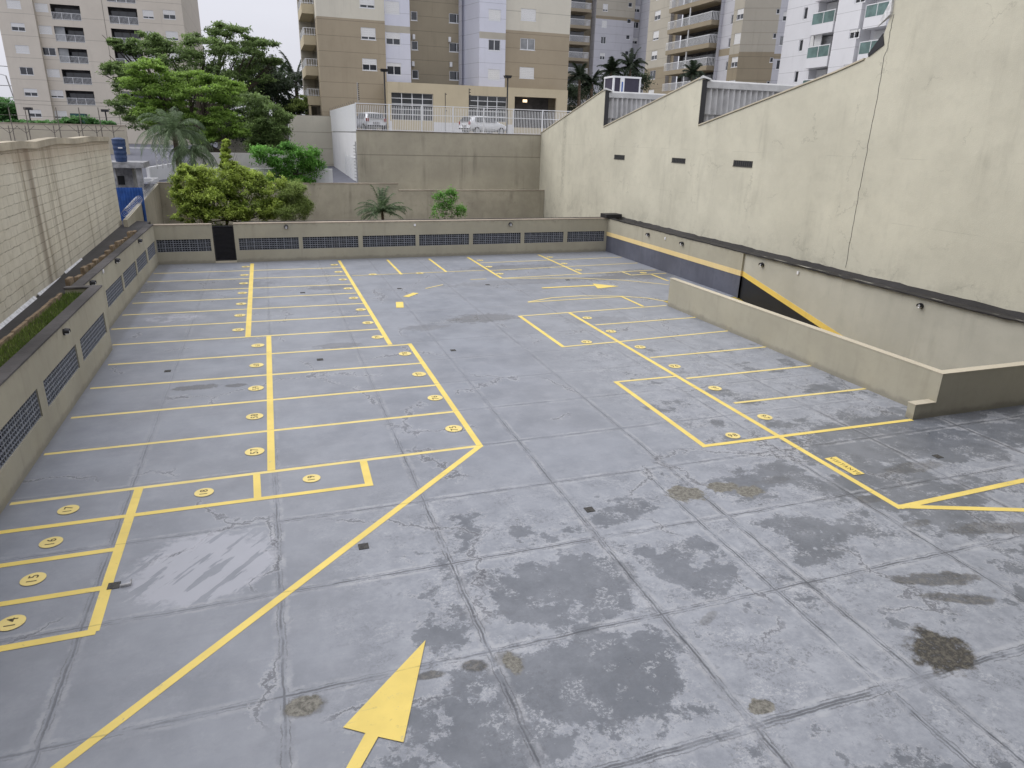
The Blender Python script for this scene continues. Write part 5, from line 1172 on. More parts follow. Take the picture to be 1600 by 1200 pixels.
# small white emergency light boxes
def sensor(p, n, lab):
    mb = MB(); t = .055
    if abs(n[0]) > .5: mb.box(min(p[0], p[0]+n[0]*.05), max(p[0], p[0]+n[0]*.05), p[1]-t, p[1]+t, p[2]-t*1.2, p[2]+t*1.2)
    else: mb.box(p[0]-t, p[0]+t, p[1]-.05, p[1], p[2]-t*1.2, p[2]+t*1.2)
    o = mb.build('junction_box', M['lens'], bevel=.012); tag(o, lab, 'box', 'small white boxes on the walls')
for (a, b, ax, v, n_, lab) in ((160, 424, 0, XF, (1, 0), 'small white box on the far left parapet between two lamps'), (648, 351.5, 1, BY, (0, -1), 'small white box on the back wall above the third grille gap'),
        (1040, 372.5, 0, XR, (-1, 0), 'small white box on the right wall between two lamps'), (1247.5, 426.5, 0, XQ, (-1, 0), 'small white box on the ramp wall below the gutter')):
    p = at(a, b, ax, v); sensor((float(p[0]), float(p[1]), float(p[2])), n_, lab)
# floor drains
dr0 = None
for i, (a, b, sx_, lab) in enumerate(((568, 854, .09, 'dark square floor drain right of the long diagonal yellow line'), (178, 915.5, .09, 'dark floor drain at the corner of the motorcycle bays beside a white stick'), (921, 796.5, .09, 'rusty floor drain in the open middle of the deck'),
        (1465, 713.5, .09, 'dark floor drain right of the lettered yellow panel'), (262, 580, .09, 'floor drain in a left bay near the parapet'), (500, 562, .10, 'floor drain in the middle left bays below the wide bay line'), (708, 547.5, .09, 'floor drain in the aisle right of the yellow corner'),
        (473, 457.5, .11, 'floor drain among the far left bays'), (624, 451, .1, 'floor drain in the far aisle beside the dashed curve'), (762, 445, .1, 'floor drain in the far aisle left of the small arrow'), (887, 437.5, .1, 'floor drain in front of the far right bays'))):
    c = gp(a, b); r = empty('floor_drain', (*c, 0), lab, 'drain', 'floor drains of the deck')
    mb = MB(); s_ = sx_; 
    for (x0_, x1_, y0_, y1_) in ((-s_, s_, -s_, -s_+.025), (-s_, s_, s_-.025, s_), (-s_, -s_+.025, -s_+.025, s_-.025), (s_-.025, s_, -s_+.025, s_-.025)): mb.box(c[0]+x0_, c[0]+x1_, c[1]+y0_, c[1]+y1_, .001, .012)
    mb.build('frame', M['drain_m'], r)
    mb = MB()
    for k in range(6): x_ = -s_+.035+k*(2*s_-.07)/5; mb.box(c[0]+x_-.008, c[0]+x_+.008, c[1]-s_+.025, c[1]+s_-.025, .0085, .0115)
    for k in range(4): x_ = -s_+.045+k*(2*s_-.09)/3; mb.box(c[0]-s_+.03, c[0]+s_-.03, c[1]+x_-.008, c[1]+x_+.008, .0088, .0112)
    mb.build('grate', M['drain_m'], r)
    mb = MB(); mb.box(c[0]-s_+.025, c[0]+s_-.025, c[1]-s_+.025, c[1]+s_-.025, .006, .0075); mb.build('drain_opening', M['dark'], r)
a = gp(188, 917.5); b = gp(205, 914.5); mb = MB(); mb.tube([(*a, .03), (*b, .035), (b[0]+.0, b[1]+.07, .06)], [.022, .022, .014], 8); tag(mb.build('plastic_stick', M['flash'], smooth=True), 'short bent white plastic stick lying beside a floor drain', 'litter')

# lamp posts and electric fence poles on the upper car park
def lamp_post(px_, y, ptop, lab):
    x = float(at(px_, 190, 1, y)[0]); z1 = float(at(px_, ptop, 1, y)[2]); r = empty('lamp_post', (x, y, zt0), lab, 'lamp post', 'lamp posts of the upper car park')
    mb = MB(); mb.tube([(x, y, zt0), (x, y, z1-.2)], .06, 8); mb.build('pole', M['black_m'], r)
    mb = MB(); mb.hexa([(x-.22, y-.22, z1-.2), (x+.22, y-.22, z1-.2), (x+.22, y+.22, z1-.2), (x-.22, y+.22, z1-.2), (x-.3, y-.3, z1), (x+.3, y-.3, z1), (x+.3, y+.3, z1), (x-.3, y+.3, z1)]); mb.build('lamp_head', M['black_m'], r)
zt0 = 7.13
lamp_post(603, 59.5, 108, 'black lamp post behind the left part of the white fence'); lamp_post(792, 59.5, 118, 'black lamp post behind the fence right of the white hatchback')
def epole(px_, y, ptop, zb_, lab, pbase=190, n_=7):
    x = float(at(px_, pbase, 1, y)[0]); z1 = float(at(px_, ptop, 1, y)[2]); r = empty('electric_fence_pole', (x, y, zb_), lab, 'pole', 'electric fence poles')
    mb = MB(); mb.tube([(x, y, zb_), (x, y, z1)], .03, 6); mb.build('pole', M['steel'] if n_ > 6 else M['black_m'], r)
    mb = MB()
    for k in range(n_): zz = z1-.1-k*(z1-zb_)*.8/n_; mb.tube([(x+.03, y-.02, zz), (x+.12, y-.04, zz)], .035, 6)
    mb.build('insulators', M['black_m'], r)
epole(559, YT+.2, 129, 9.1, 'tall electric fence pole with insulators at the left corner of the white fence', 150, 9)
epole(696, YT+1.2, 145, 7.13, 'thin black pole with a cross top behind the middle of the white fence', 190, 2)
epole(733, YT+.5, 138, 9.1, 'short insulator pole above the white fence by the hatchback', 150, 6)
def wires(pa, pb, rad, label, sag=.1, mat='black_m', k=8, name='cable'):
    mb = MB(); a, b = Vector(pa), Vector(pb); pts = []
    for i in range(k+1): t_ = i/k; p = a.lerp(b, t_); p.z -= sag*4*t_*(1-t_); pts.append(p)
    mb.tube(pts, rad, 5); tag(mb.build(name, M[mat]), label, 'cable')
# barbed post on the side of the retaining wall
mb = MB(); mb.tube([(xt-.08, YT+.1, 3.0), (xt-.12, YT+.1, 6.4)], .05, 6)
for k in range(13): mb.tube([(xt-.1, YT+.1, 3.2+k*.24), (xt-.3, YT+.1, 3.25+k*.24)], .03, 5)
tag(mb.build('insulator_post', M['steel']), 'steel post with a ladder of insulators at the left edge of the tall retaining wall', 'post')

# ---- cars
def car(loc, rz, label, scale=1.0):
    root = bpy.data.objects.new('parked_car', None); COL.objects.link(root); root.location = loc; root.rotation_euler = (0, 0, rz); root.scale = (scale,)*3; tag(root, label, 'car')
    W0[root.name] = Vector((0, 0, 0))
    # profile along x (front +x), half widths per height
    st = [(-2.0, .45, .95, 1.0, .80), (-1.95, .30, .98, 1.02, .84), (-1.6, .25, 1.0, 1.42, .86), (-1.0, .22, .98, 1.50, .87), (0.0, .2, .95, 1.50, .87), (.45, .2, .95, 1.38, .87), (1.1, .22, .95, .98, .87), (1.7, .25, .85, .88, .84), (1.98, .35, .68, .70, .72)]
    mb = MB(); K = 8
    for (x, zb_, zm, zt1, wd) in st:
        wt = wd*(.74 if zt1 > 1.1 else .95)
        for (y, z) in ((-wd*.9, zb_), (-wd, (zb_+zm)/2), (-wd*.97, zm), (-wt, zt1-.03), (-wt*.7, zt1), (wt*.7, zt1), (wt, zt1-.03), (wd*.97, zm), (wd, (zb_+zm)/2), (wd*.9, zb_)): mb.v.append((x, y, z))
    K = 10
    for i in range(len(st)-1):
        for k in range(K): k2 = (k+1) % K; mb.f.append((i*K+k, i*K+k2, (i+1)*K+k2, (i+1)*K+k)); mb.m.append(0)
    mb.f.append(tuple(range(K))); mb.m.append(0); mb.f.append(tuple(reversed(range((len(st)-1)*K, len(st)*K)))); mb.m.append(0)
    b = mb.build('body', M['car_white'], root, smooth=True); md = b.modifiers.new('bevel', 'SUBSURF'); md.levels = 1; md.render_levels = 1
    for s_ in (-1, 1):
        for (xa_, xb_, xc_, xd_) in ((-1.45, -.55, -.55, -1.35), (-.45, .78, .35, -.45)):
            mb = MB(); mb.quad((xa_, s_*.875, 1.0), (xb_, s_*.875, 1.0), (xc_, s_*.70, 1.40), (xd_, s_*.70, 1.40)); mb.build('side_window', M['glass'], root)
    mb = MB(); mb.quad((-2.01, -.68, 1.04), (-2.01, .68, 1.04), (-1.70, .56, 1.40), (-1.70, -.56, 1.40)); mb.build('rear_window', M['glass'], root)
    mb = MB(); mb.quad((1.12, -.72, 1.01), (1.12, .72, 1.01), (.52, .58, 1.40), (.52, -.58, 1.40)); mb.build('windscreen', M['glass'], root)
    for s_ in (-1, 1):
        mb = MB(); mb.box(-2.04, -1.93, s_*.72-.11, s_*.72+.11, .78, 1.02); mb.build('tail_lamp', M['red_lens'], root, bevel=.02)
        mb = MB(); mb.box(1.80, 1.97, s_*.58-.16, s_*.58+.16, .62, .76); mb.build('headlight', M['lens'], root, bevel=.02)
        for x in (-1.28, 1.28):
            mb = MB(); mb.tube([(x, s_*.70, .31), (x, s_*.88, .31)], .31, 20); wv = mb.build('wheel', M['tyre'], root)
            mb = MB(); mb.tube([(x, s_*.875, .31), (x, s_*.89, .31)], .2, 16); mb.build('rim', M['steel'], wv)
    mb = MB(); mb.box(-2.06, -1.95, -.28, .28, .62, .76); mb.build('number_plate', M['grey_box'], root)
    mb = MB(); mb.box(-2.04, -1.98, -.78, .78, .40, .52); mb.build('bumper_trim', M['black_m'], root)
c1 = at(577, 200, 2, zt0)
car((float(at(577, 190, 1, 60.5)[0]), 60.6, zt0), P2+.15, 'white car parked behind the left end of the white fence, seen from behind')
car((float(at(757, 195, 1, 60.0)[0]), 60.3, zt0), .35, 'small white hatchback parked behind the middle of the white fence, seen from the side')

# ---- left background bits: blue water tank, shed, white wall with poles, blue sheet roof, razor wire
yk = 50.0
a = at(173, 222, 1, yk); b = at(197, 252, 1, yk); x0_, x1_ = float(a[0]), float(at(196, 235, 1, yk)[0]); zt1 = float(at(185, 219, 1, yk)[2]); zb_ = float(at(190, 253, 1, yk)[2])
tk = empty('water_tank', ((x0_+x1_)/2, yk+.8, zb_), 'dark blue plastic water tank behind the end of the block wall', 'tank')
rr = (x1_-x0_)/2; cc = ((x0_+x1_)/2, yk+rr, zb_); hh = zt1-zb_
mb = MB(); mb.lathe(cc, [(0, 0), (rr*.86, 0), (rr*.88, .1)]+[(rr*(.88+.12*k/8)+(.02 if k % 2 else 0), .1+(hh-.15)*k/8) for k in range(9)]+[(rr*1.02, hh), (rr*.9, hh+.02)], 24); mb.build('tank_body', M['blue_tank'], tk)
mb = MB(); mb.lathe(cc, [(rr*1.04, hh-.02), (rr*1.02, hh+.06), (rr*.5, hh+.14), (0, hh+.16)], 24); mb.build('lid', M['blue_tank'], tk)
mb = MB(); mb.box(cc[0]-rr*.05, cc[0]+rr*.6, yk-.012+.0, yk+.004, zb_+hh*.62, zb_+hh*.68); mb.build('label_strip', M['lens'], tk)
mb = MB(); mb.box(x0_-.6, x1_+.9, yk-.2, yk+2.4, zb_-.35, zb_-.02); mb.box(x0_-.3, x0_, yk, yk+.3, 1.5, zb_-.35); mb.box(x1_+.4, x1_+.7, yk, yk+.3, 1.5, zb_-.35); tag(mb.build('tank_stand', M['grey_box']), 'weathered concrete stand under the blue water tank', 'stand')
ys_ = 51.5; xa = float(at(180, 285, 1, ys_)[0]); xb_ = float(at(209, 285, 1, ys_)[0]); z1 = float(at(195, 262, 1, ys_)[2]); 
sh = empty('shed', ((xa+xb_)/2, ys_+1, 1.6), 'small grey weathered shed below the blue water tank', 'shed')
mb = MB(); mb.box(xa-2, xb_, ys_, ys_+2.5, 1.5, z1); mb.build('wall', M['grey_box'], sh)
mb = MB(); mb.hexa([(xa-2, ys_-.2, z1-.1), (xb_+.15, ys_-.2, z1+.25), (xb_+.15, ys_+2.6, z1+.25), (xa-2, ys_+2.6, z1-.1), (xa-2, ys_-.2, z1-.03), (xb_+.15, ys_-.2, z1+.32), (xb_+.15, ys_+2.6, z1+.32), (xa-2, ys_+2.6, z1-.03)]); mb.build('roof', M['asb'], sh)
mb = MB(); q = at(192, 281, 1, ys_); mb.box(q[0]-.3, q[0]+.1, ys_-.03, ys_-.003, q[2]-.3, q[2]+.25); mb.build('window', M['dark'], sh)
yb_ = 47.5; xa = float(at(184, 305, 1, yb_)[0]); xb_ = float(at(226, 300, 1, yb_)[0]); z1 = float(at(200, 293, 1, yb_)[2]); z0_ = 1.6
bs = MB(); k_ = 60
for i in range(k_+1): x = xa-1+(xb_-xa+.9)*i/k_; bs.v += [(x, yb_+.03*math.sin(i*1.6), z0_), (x, yb_+.03*math.sin(i*1.6), z1)]
for i in range(k_): bs.f.append((2*i, 2*i+2, 2*i+3, 2*i+1)); bs.m.append(0)
tag(bs.build('metal_hoarding', M['blue_sheet']), 'bright blue corrugated metal sheet fence behind the corner of the block wall', 'fence')
# side boundary wall running back from the corner, razor wire on top
XS = -7.2
sb = empty('side_boundary_wall', (XS, 50, .4), 'taupe side boundary wall topped with razor wire behind the left corner', 'wall')
mb = MB(); z_a, z_b = float(at(200, 333, 0, XS)[2]), float(at(236, 300, 0, XS)[2]); print('SB', at(200, 333, 0, XS), at(236, 300, 0, XS))
mb.hexa([(XS-.2, 42.2, .2), (XS, 42.2, .2), (XS, YP, .2), (XS-.2, YP, .2), (XS-.2, 42.2, 2.36), (XS, 42.2, 2.36), (XS, YP, 3.32), (XS-.2, YP, 3.32)]); mb.build('wall', M['perim'], sb)
mb = MB(); pts = []
for k in range(420):
    t_ = k/419; y = 42.5+12.5*t_; z = 2.62+.9*t_; a = k*.5; pts.append((XS-.1+.2*math.cos(a), y, z+.2*math.sin(a)))
mb.tube(pts, .011, 4); mb.build('razor_wire', M['steel'], sb)
yw = 62; xa = float(at(228, 275, 1, yw)[0]); xb_ = float(at(286, 265, 1, yw)[0]); print('WW', xa, xb_)
ww = empty('white_boundary_wall', ((xa+xb_)/2, 62, 3.3), 'worn white wall with tall electric fence poles beside the street', 'wall')
mb = MB(); mb.hexa([(-8.15, 58, 1), (-7.95, 58, 1), (-6.4, 63, 1), (-6.6, 63, 1), (-8.15, 58, 4.32), (-7.95, 58, 4.32), (-6.4, 63, 4.5), (-6.6, 63, 4.5)]); mb.box(-8.3, -7.4, 57.4, 57.95, 1, 3.6); mb.build('wall', M['white_wall'], ww)
for i, (px_, y) in enumerate(((238, 58.4), (247, 59.2), (255, 60.2), (262, 61.2))):
    x = float(at(px_+6, 250, 1, y)[0]); mb = MB(); mb.tube([(x, y, 4.2), (x, y, 7.0)], .035, 6)
    for k in range(9): mb.tube([(x, y, 4.5+k*.26), (x+.12, y-.05, 4.5+k*.26)], .035, 5)
    mb.build('fence_pole', M['steel'], ww)
mb = MB()
for k in range(5): mb.tube([(float(at(244, 250, 1, 60)[0]), 60, 4.7+k*.5), (float(at(268, 250, 1, 65)[0]), 65, 4.7+k*.5)], .012, 4)
mb.build('fence_wire', M['steel'], ww)
mb = MB(); za = float(at(230, 237, 1, 112)[2]); mb.box(-40, -8, 112, 112.3, 3, 4.45); tag(mb.build('kerb_wall', M['white_wall']), 'low pale wall at the far edge of the side street', 'wall')
# garden light + overhead cables at far left
q = at(9, 118, 1, 140); mb = MB(); mb.tube([(q[0]+1.5, 140, 4), (q[0], 140, q[2])], .1, 6); mb.tube([(q[0], 140, q[2]), (q[0]-1.3, 140, q[2]+.3)], .06, 5); tag(mb.build('street_lamp', M['steel']), 'thin street lamp beside the left edge of the left tower', 'street lamp')
for i, (y1_, y2_) in enumerate(((100, 104), (131, 133))):
    a = at(-40, y1_, 1, 150); b = at(14, y2_, 1, 150); wires(a, (b[0]+10, 150, b[2]), .05, '%s thin overhead cable against the sky left of the tower' % ('upper', 'lower')[i])
# small things below the left tower
yq = 110; xa = float(at(41, 190, 1, yq)[0]); xb_ = float(at(63, 190, 1, yq)[0]); z1 = float(at(50, 188, 1, yq)[2])
mb = MB(); mb.box(xa, xb_, yq, yq+2, z1-.2, z1)
for k in range(4): x = xa+(xb_-xa)*k/3.2; mb.box(x, x+.15, yq, yq+.15, 4, z1-.2)
tag(mb.build('pergola', M['bark']), 'small dark pergola at the foot of the left tower', 'pergola')
for px_, pt, lab in ((48, 172, 'black garden lamp post beside the pergola below the left tower'), (167, 175, 'black garden lamp post below the left tower near the tall tree')):
    y = 104; x = float(at(px_, 190, 1, y)[0]); z1 = float(at(px_, pt, 1, y)[2]); r = empty('garden_lamp_post', (x, y, 4), lab, 'lamp post', 'garden lamp posts below the left tower')
    mb = MB(); mb.tube([(x, y, 4), (x, y, z1)], .08, 6); mb.build('pole', M['black_m'], r); mb = MB(); mb.box(x-.4, x+.4, y-.4, y+.4, z1, z1+.3); mb.build('lamp_head', M['black_m'], r)
xa = float(at(111, 180, 1, YL-1)[0]); xb_ = float(at(134, 180, 1, YL-1)[0]); mb = MB(); mb.box(xa, xb_, YL-1.6, YL-.02, 6.5, 8.8); mb.build('awning', plain('green_awning', (.02, .075, .075), .6), lt)

# ================================================================== VEGETATION
def leaves(name, C, Rs, n, size, mat, parent, flat=.55, aspect=.5, shell=.35, up=.5, nclump=26, cr=.32):
    """leaf cloud: lobes C (k,3) with radii Rs (k,3); leaves gather in sub-clumps near the lobe surface"""
    C = np.array(C, float); Rs = np.array(Rs, float); P = []; TINT = []
    per = n//(len(C)*nclump)+1
    for c, r in zip(C, Rs):
        for _ in range(nclump):
            d = RNG.normal(size=3); d /= np.linalg.norm(d); d[2] = abs(d[2]) if RNG.random() < up else d[2]
            cc = c+d*r*RNG.uniform(1-shell, 1.04); rr = r.mean()*cr*RNG.uniform(.6, 1.35)
            q = RNG.normal(size=(per, 3))*np.array([rr, rr, rr*flat])*.6; P.append(cc+q); TINT.append(np.clip(RNG.uniform(.15, .75)+.28*q[:, 2]/(rr*flat), 0, 1))  # random tone per clump, plus painted light: paler top, darker underside
    P = np.concatenate(P); N = len(P)
    a = RNG.uniform(0, 2*np.pi, N); tilt = RNG.normal(0, .55, N); roll = RNG.normal(0, .6, N)
    dx = np.stack([np.cos(a)*np.cos(tilt), np.sin(a)*np.cos(tilt), np.sin(tilt)-.15], 1)
    side = np.stack([-np.sin(a)*np.cos(roll), np.cos(a)*np.cos(roll), np.sin(roll)], 1)
    s = size*RNG.uniform(.55, 1.3, N)[:, None]; w_ = s*aspect
    V = np.stack([P-dx*s*.5, P+side*w_*.5, P+dx*s*.5, P-side*w_*.5], 1).reshape(-1, 3)
    o_ = woff(parent) if parent is not None else Vector((0, 0, 0)); V -= np.array(o_)
    me = bpy.data.meshes.new(name); me.vertices.add(len(V)); me.vertices.foreach_set('co', V.ravel())
    me.loops.add(4*N); me.loops.foreach_set('vertex_index', np.arange(4*N)); me.polygons.add(N); me.polygons.foreach_set('loop_start', np.arange(0, 4*N, 4)); me.polygons.foreach_set('loop_total', np.full(N, 4))
    me.materials.append(mat); me.update(calc_edges=True)
    av = me.attributes.new('clump_tint', 'FLOAT', 'POINT'); av.data.foreach_set('value', np.repeat(np.concatenate(TINT), 4))
    o = bpy.data.objects.new(name, me); COL.objects.link(o); o.parent = parent; return o
def branches(root, base, C, r0, mat, top=None, name='trunk'):
    mb = MB(); base = Vector(base); C = [Vector(c) for c in C]; cen = sum(C, Vector())/len(C); fork = base.lerp(Vector((cen.x, cen.y, base.z+(cen.z-base.z)*.45)), 1.0)
    mid = base.lerp(fork, .5)+Vector((RNG.normal(0, .15), RNG.normal(0, .15), 0)); mb.tube([base, mid, fork], [r0, r0*.8, r0*.65], 9)
    for c in C:
        m1 = fork.lerp(c, .5)+Vector((RNG.normal(0, .3), RNG.normal(0, .3), -.1*(c-fork).length)); mb.tube([fork, m1, c], [r0*.45, r0*.28, r0*.08], 6)
        for _ in range(3):
            e_ = c+Vector(RNG.normal(0, 1, 3))*min(.7, (c-fork).length*.12); mb.tube([m1, m1.lerp(e_, .5)+Vector((0, 0, .1)), e_], [r0*.2, r0*.12, r0*.04], 5)
    return mb.build(name, mat, root, smooth=True)
def lob(L, y):
    """lobes given as (px, py, rx_px, ry_px, depth_offset, ry_m)"""
    C = []; Rr = []
    for (a, b, rx, ry, dy, rd) in L:
        p = at(a, b, 1, y+dy); w_ = (p-O)@fw; k = w_/FPX; C.append(p); Rr.append((rx*k, rd, ry*k))
    return C, Rr
def tree(name, label, L, y, zbase, n, size, mat, r0, cat='tree', bpx=None, bark='bark', **kw):
    C, Rr = lob(L, y); bx_ = float(at(bpx[0], bpx[1], 1, y)[0]) if bpx else float(np.mean([c[0] for c in C]))
    root = empty(name, (bx_, y, zbase), label, cat); branches(root, (bx_, y, zbase), C, r0, M[bark]); leaves('crown', C, Rr, n, size, M[mat], root, **kw); return root
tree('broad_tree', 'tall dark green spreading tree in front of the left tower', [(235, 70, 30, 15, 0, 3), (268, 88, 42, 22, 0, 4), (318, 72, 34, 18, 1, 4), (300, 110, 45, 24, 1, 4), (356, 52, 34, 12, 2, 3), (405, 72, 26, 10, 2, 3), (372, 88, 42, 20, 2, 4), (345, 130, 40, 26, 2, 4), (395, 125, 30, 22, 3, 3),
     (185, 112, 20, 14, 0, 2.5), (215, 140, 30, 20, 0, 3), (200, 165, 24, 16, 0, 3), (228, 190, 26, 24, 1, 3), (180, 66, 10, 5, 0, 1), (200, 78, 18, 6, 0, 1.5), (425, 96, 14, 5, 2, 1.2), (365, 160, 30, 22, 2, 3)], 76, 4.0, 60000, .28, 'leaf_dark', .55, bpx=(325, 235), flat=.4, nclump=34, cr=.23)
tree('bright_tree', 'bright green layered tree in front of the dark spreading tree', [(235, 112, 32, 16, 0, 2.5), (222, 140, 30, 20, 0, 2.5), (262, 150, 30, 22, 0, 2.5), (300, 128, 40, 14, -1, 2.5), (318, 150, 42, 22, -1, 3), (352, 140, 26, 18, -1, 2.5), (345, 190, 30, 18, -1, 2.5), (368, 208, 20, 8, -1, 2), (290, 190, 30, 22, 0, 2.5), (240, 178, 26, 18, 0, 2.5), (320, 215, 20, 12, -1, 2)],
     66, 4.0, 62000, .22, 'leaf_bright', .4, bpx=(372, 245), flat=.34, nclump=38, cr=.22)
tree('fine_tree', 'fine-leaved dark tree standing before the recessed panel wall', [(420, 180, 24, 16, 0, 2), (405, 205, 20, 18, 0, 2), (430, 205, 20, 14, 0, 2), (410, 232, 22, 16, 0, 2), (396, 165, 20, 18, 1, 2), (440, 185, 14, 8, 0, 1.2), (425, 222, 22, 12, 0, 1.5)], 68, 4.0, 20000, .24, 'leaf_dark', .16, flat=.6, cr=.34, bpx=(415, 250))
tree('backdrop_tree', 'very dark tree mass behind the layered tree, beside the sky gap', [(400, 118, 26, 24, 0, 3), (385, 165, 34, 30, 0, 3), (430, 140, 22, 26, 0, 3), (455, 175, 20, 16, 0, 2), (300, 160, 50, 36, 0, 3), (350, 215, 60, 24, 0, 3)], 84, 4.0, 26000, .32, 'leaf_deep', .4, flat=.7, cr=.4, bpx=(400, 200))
tree('olive_bush', 'olive green rounded bush at the foot of the centre tower balconies', [(465, 168, 14, 12, 0, 1.5), (474, 160, 8, 10, 0, 1.2), (452, 172, 8, 6, 0, 1)], 82, 6.8, 3500, .22, 'leaf_olive', .08, cat='bush', bpx=(467, 180))
# yellow-green bush behind the back wall
BL = [(292, 285, 22, 22, 0, 1.3), (325, 298, 34, 34, .3, 1.6), (300, 325, 26, 18, -.5, 1.2), (352, 284, 30, 22, 0, 1.4), (345, 318, 34, 26, -.6, 1.4), (385, 300, 36, 28, 0, 1.5), (372, 275, 24, 16, .2, 1.2), (395, 328, 34, 18, -.6, 1.3), (400, 285, 20, 16, .3, 1.2), (353, 247, 6, 16, 0, .35), (354, 228, 5, 10, 0, .25), (291, 268, 12, 10, 0, .8), (314, 272, 12, 12, 0, .8), (358, 262, 12, 12, 0, .7)]
tree('large_bush', 'large yellow-green leafy bush behind the back wall next to the gate', BL+[(425, 300, 26, 24, 0, 1.3), (432, 328, 28, 20, -.4, 1.2), (300, 338, 30, 14, -.8, 1.2), (350, 338, 40, 14, -1, 1.2), (400, 340, 34, 12, -.8, 1.2), (330, 310, 40, 26, -.6, 1.5), (285, 310, 16, 20, -.2, 1)], 46.5, .4, 72000, .17, 'leaf_yellow', .12, cat='bush', bpx=(345, 340), flat=.8, nclump=34, cr=.21, shell=.4, up=.6, aspect=.42)
tree('feathery_bush', 'feathery lighter bush at the right side of the large yellow-green bush', [(455, 312, 18, 24, 0, 1.0), (462, 296, 12, 10, 0, .8), (450, 332, 26, 12, -.3, 1), (474, 325, 12, 14, 0, .7)], 46, .4, 34000, .13, 'leaf_olive', .05, cat='bush', bpx=(435, 345), flat=.9, aspect=.25, cr=.4)
tree('small_shrub', 'small upright leafy shrub against the perimeter wall', [(688, 312, 12, 12, 0, .5), (686, 330, 14, 12, 0, .6), (705, 305, 9, 10, 0, .4), (703, 325, 12, 14, 0, .5), (720, 330, 10, 9, 0, .4)], 46.5, .4, 3200, .14, 'leaf_frangi', .04, cat='shrub', bpx=(697, 342), flat=.9, cr=.42)
# frangipani-like small tree with bare forking branches
FL = [(412, 243, 18, 12, 0, .9), (435, 256, 16, 12, 0, .8), (452, 240, 16, 14, 0, .9), (478, 245, 20, 14, 0, .9), (490, 262, 14, 14, 0, .8), (465, 265, 22, 12, .3, .9), (440, 280, 26, 12, .2, .9), (470, 285, 20, 8, .2, .8)]
tree('fresh_green_tree', 'small fresh-green tree with bare forking branches before the white boundary wall', FL, 56.9, 3.4, 11000, .27, 'leaf_frangi', .12, bpx=(455, 292), flat=.7, nclump=14, cr=.42, aspect=.36)
# weeds and low planting
tree('creeper', 'low mixed shrubs along the cream wall below the left tower', [(100, 192, 10, 6, 0, 1), (112, 190, 14, 7, 0, 1), (130, 190, 20, 7, 0, 1), (150, 194, 12, 4, 0, 1), (165, 194, 14, 4, 0, 1), (70, 193, 20, 3, 0, 1), (30, 192, 20, 3, 0, 1)], 100, 4.5, 5000, .35, 'leaf_mid', .08, cat='shrubs', bpx=(115, 197))
tree('distant_tree', 'dark green tree at the far left behind the court netting', [(5, 172, 20, 16, 0, 4), (18, 178, 14, 14, 0, 3), (-15, 170, 20, 18, 0, 4)], 150, 4.5, 6000, .6, 'leaf_mid', .4, bpx=(5, 195))
# palms
def palm(label, px_, pb, pc, y, zb_, nf, fl, droop, mat='leaf_palm', trunk=.14, name='palm_tree', seg_=9, spread=1.0, leaflet=.5, trunkmat='palm_trunk', cat='palm', lw=.045, k0=0.2):
    cpt = at(px_, pc, 1, y); x = float(cpt[0]); zc_ = float(cpt[2]); root = empty(name, (x, y, zb_), label, cat)
    if zc_-zb_ > .3:
        mb = MB(); mb.tube([(x+.15, y, zb_), (x+.05, y, zb_+(zc_-zb_)*.5), (x, y, zc_)], [trunk*1.3, trunk, trunk*.8], 10); mb.build('trunk', M[trunkmat], root, smooth=True)
    V = []; F = []
    for i in range(nf):
        a = 2*math.pi*i/nf+RNG.uniform(-.25, .25); el = RNG.uniform(k0, 1.35) if i % 3 else RNG.uniform(-.1, .5)*spread; L_ = fl*RNG.uniform(.75, 1.1)
        p = np.array([x, y, zc_]); d = np.array([math.cos(a)*math.cos(el), math.sin(a)*math.cos(el), math.sin(el)]); pts = [p.copy()]
        for s_ in range(seg_):
            d = d+np.array([0, 0, -droop*(s_+1)/seg_*.5]); d /= np.linalg.norm(d); p = p+d*L_/seg_; pts.append(p.copy())
        side = np.array([-math.sin(a), math.cos(a), 0])
        for s_ in range(seg_):
            q0, q1 = pts[s_], pts[s_+1]; b = len(V); w_ = .02; V += [q0-side*w_, q0+side*w_, q1+side*w_*.8, q1-side*w_*.8]; F.append((b, b+1, b+2, b+3))
            for t_ in (0, .2, .4, .6, .8):
                if s_ == 0 and t_ < .5: continue
                q = q0+(q1-q0)*t_; dl = (q1-q0)/np.linalg.norm(q1-q0); ll = leaflet*(1-.5*abs((s_+t_)/seg_-.4)*1.6)*RNG.uniform(.8, 1.1)
                for sg in (-1, 1):
                    e_ = q+side*sg*ll*.75+dl*ll*.6+np.array([0, 0, -ll*(.25+droop*.4)])+RNG.normal(0, .03, 3); b = len(V); V += [q, q+dl*lw, e_, q-dl*lw*.4]; F.append((b, b+1, b+2, b+3))
    mb = MB(); mb.v = [tuple(v) for v in V]; mb.f = F; mb.m = [0]*len(F); mb.build('fronds', M[mat], root); return root
palm('tall palm with drooping grey-green fronds left of the large bush', 272, 300, 206, 55, .4, 36, 2.9, .85, trunk=.2, leaflet=.7, spread=.6, lw=.03)
palm('second drooping palm crown just right of the tall grey-green palm', 300, 300, 236, 54, .4, 20, 2.3, 1.1, trunk=.14, leaflet=.6, spread=.2, lw=.03)
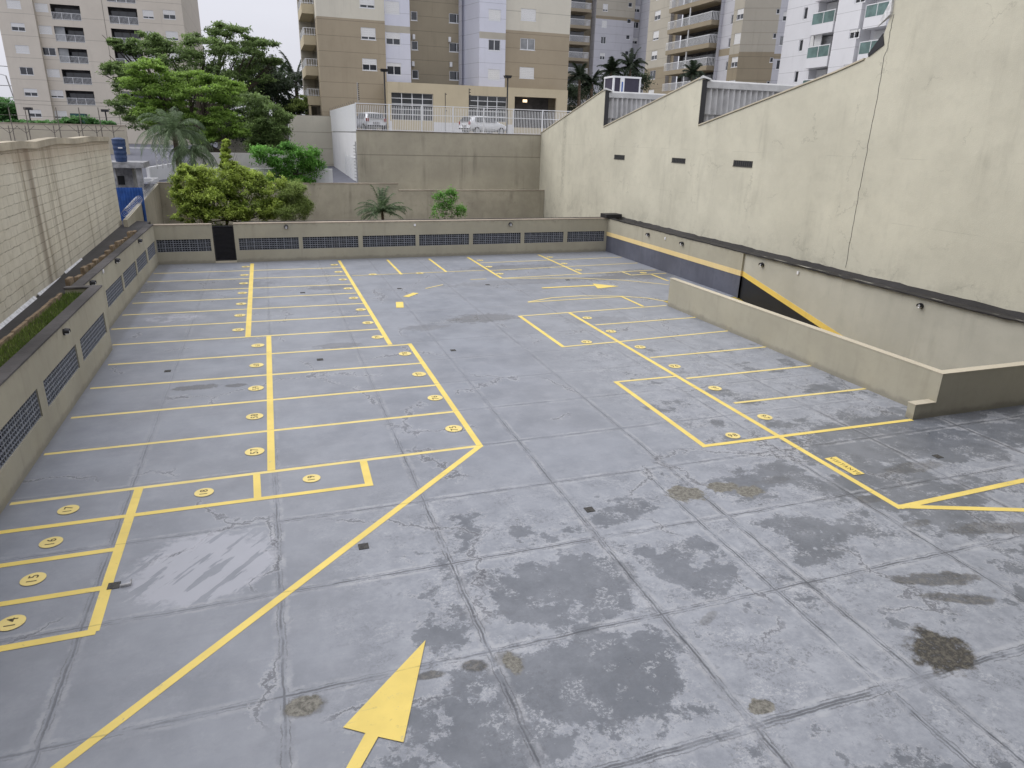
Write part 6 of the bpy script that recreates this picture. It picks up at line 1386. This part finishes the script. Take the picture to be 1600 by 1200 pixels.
palm('low spreading palm bush in the garden against the perimeter wall', 597, 345, 330, 47, .4, 40, 1.9, .42, trunk=.1, leaflet=.42, lw=.03, name='palm_bush', k0=.15)
for (a, b, y, nf, fl, lab) in ((432, 140, 92, 20, 4.2, 'dark palm behind the panel wall, below the sky gap'), (462, 128, 95, 20, 4.5, 'dark arching palm just left of the centre tower balconies'), (412, 150, 96, 16, 4.0, 'dark palm half hidden behind the fine-leaved tree')):
    palm(lab, a, 180, b, y, 6.5, nf, fl, .45, mat='leaf_deep', trunk=.25, leaflet=1.0, lw=.09)
for (a, b, y, nf, fl, lab) in ((906, 122, 84, 20, 2.0, 'dark palm right of the centre tower, over the first roof slope'), (925, 130, 84, 14, 1.8, 'smaller dark palm beside the palm over the first roof slope'), (955, 112, 88, 20, 2.2, 'dark palm behind the rooftop cooler, left side'), (985, 104, 88, 24, 2.4, 'tall dark palm directly behind the rooftop cooler'),
                              (1082, 116, 80, 18, 1.8, 'dark palm before the balconied tower, beside the second ridge')):
    palm(lab, a, 180, b, y, 6.5, nf, fl, .5, mat='leaf_deep', trunk=.2, leaflet=.8, lw=.07)
tree('dark_tree', 'dark leafy mass below the palms behind the first roof slope', [(915, 145, 24, 14, 0, 2), (960, 135, 22, 16, 0, 2), (995, 130, 18, 14, 0, 2), (890, 155, 14, 18, 0, 2)], 90, 6.5, 9000, .3, 'leaf_deep', .2, flat=.8, cr=.4, bpx=(940, 180))

# ================================================================== the building the photo is taken from (behind and beside the camera)
mb = MB(); mb.box(-14, 34, -9, -1.6, -4, 22); 
ob = mb.build('viewpoint_building', stucco('own_building', (.18, .17, .15), streak=.2)); tag(ob, 'taupe building behind the camera, out of the photo', 'building')
mb = MB(); mb.box(17.5, 22, -1.5, 8.2, 2.6, 16); mb.box(17.5, 17.8, 7.9, 8.2, -1, 2.6); mb.box(19.5, 19.8, 7.9, 8.2, -1, 2.6)  # unseen wing, added on the evidence of the dark ramp return it shades
ob = mb.build('assumed_wing', stucco('assumed_wing_wall', (.10, .095, .085), streak=.2)); tag(ob, 'assumed dark wing of the building beside the ramp end, right of the photo', 'building')
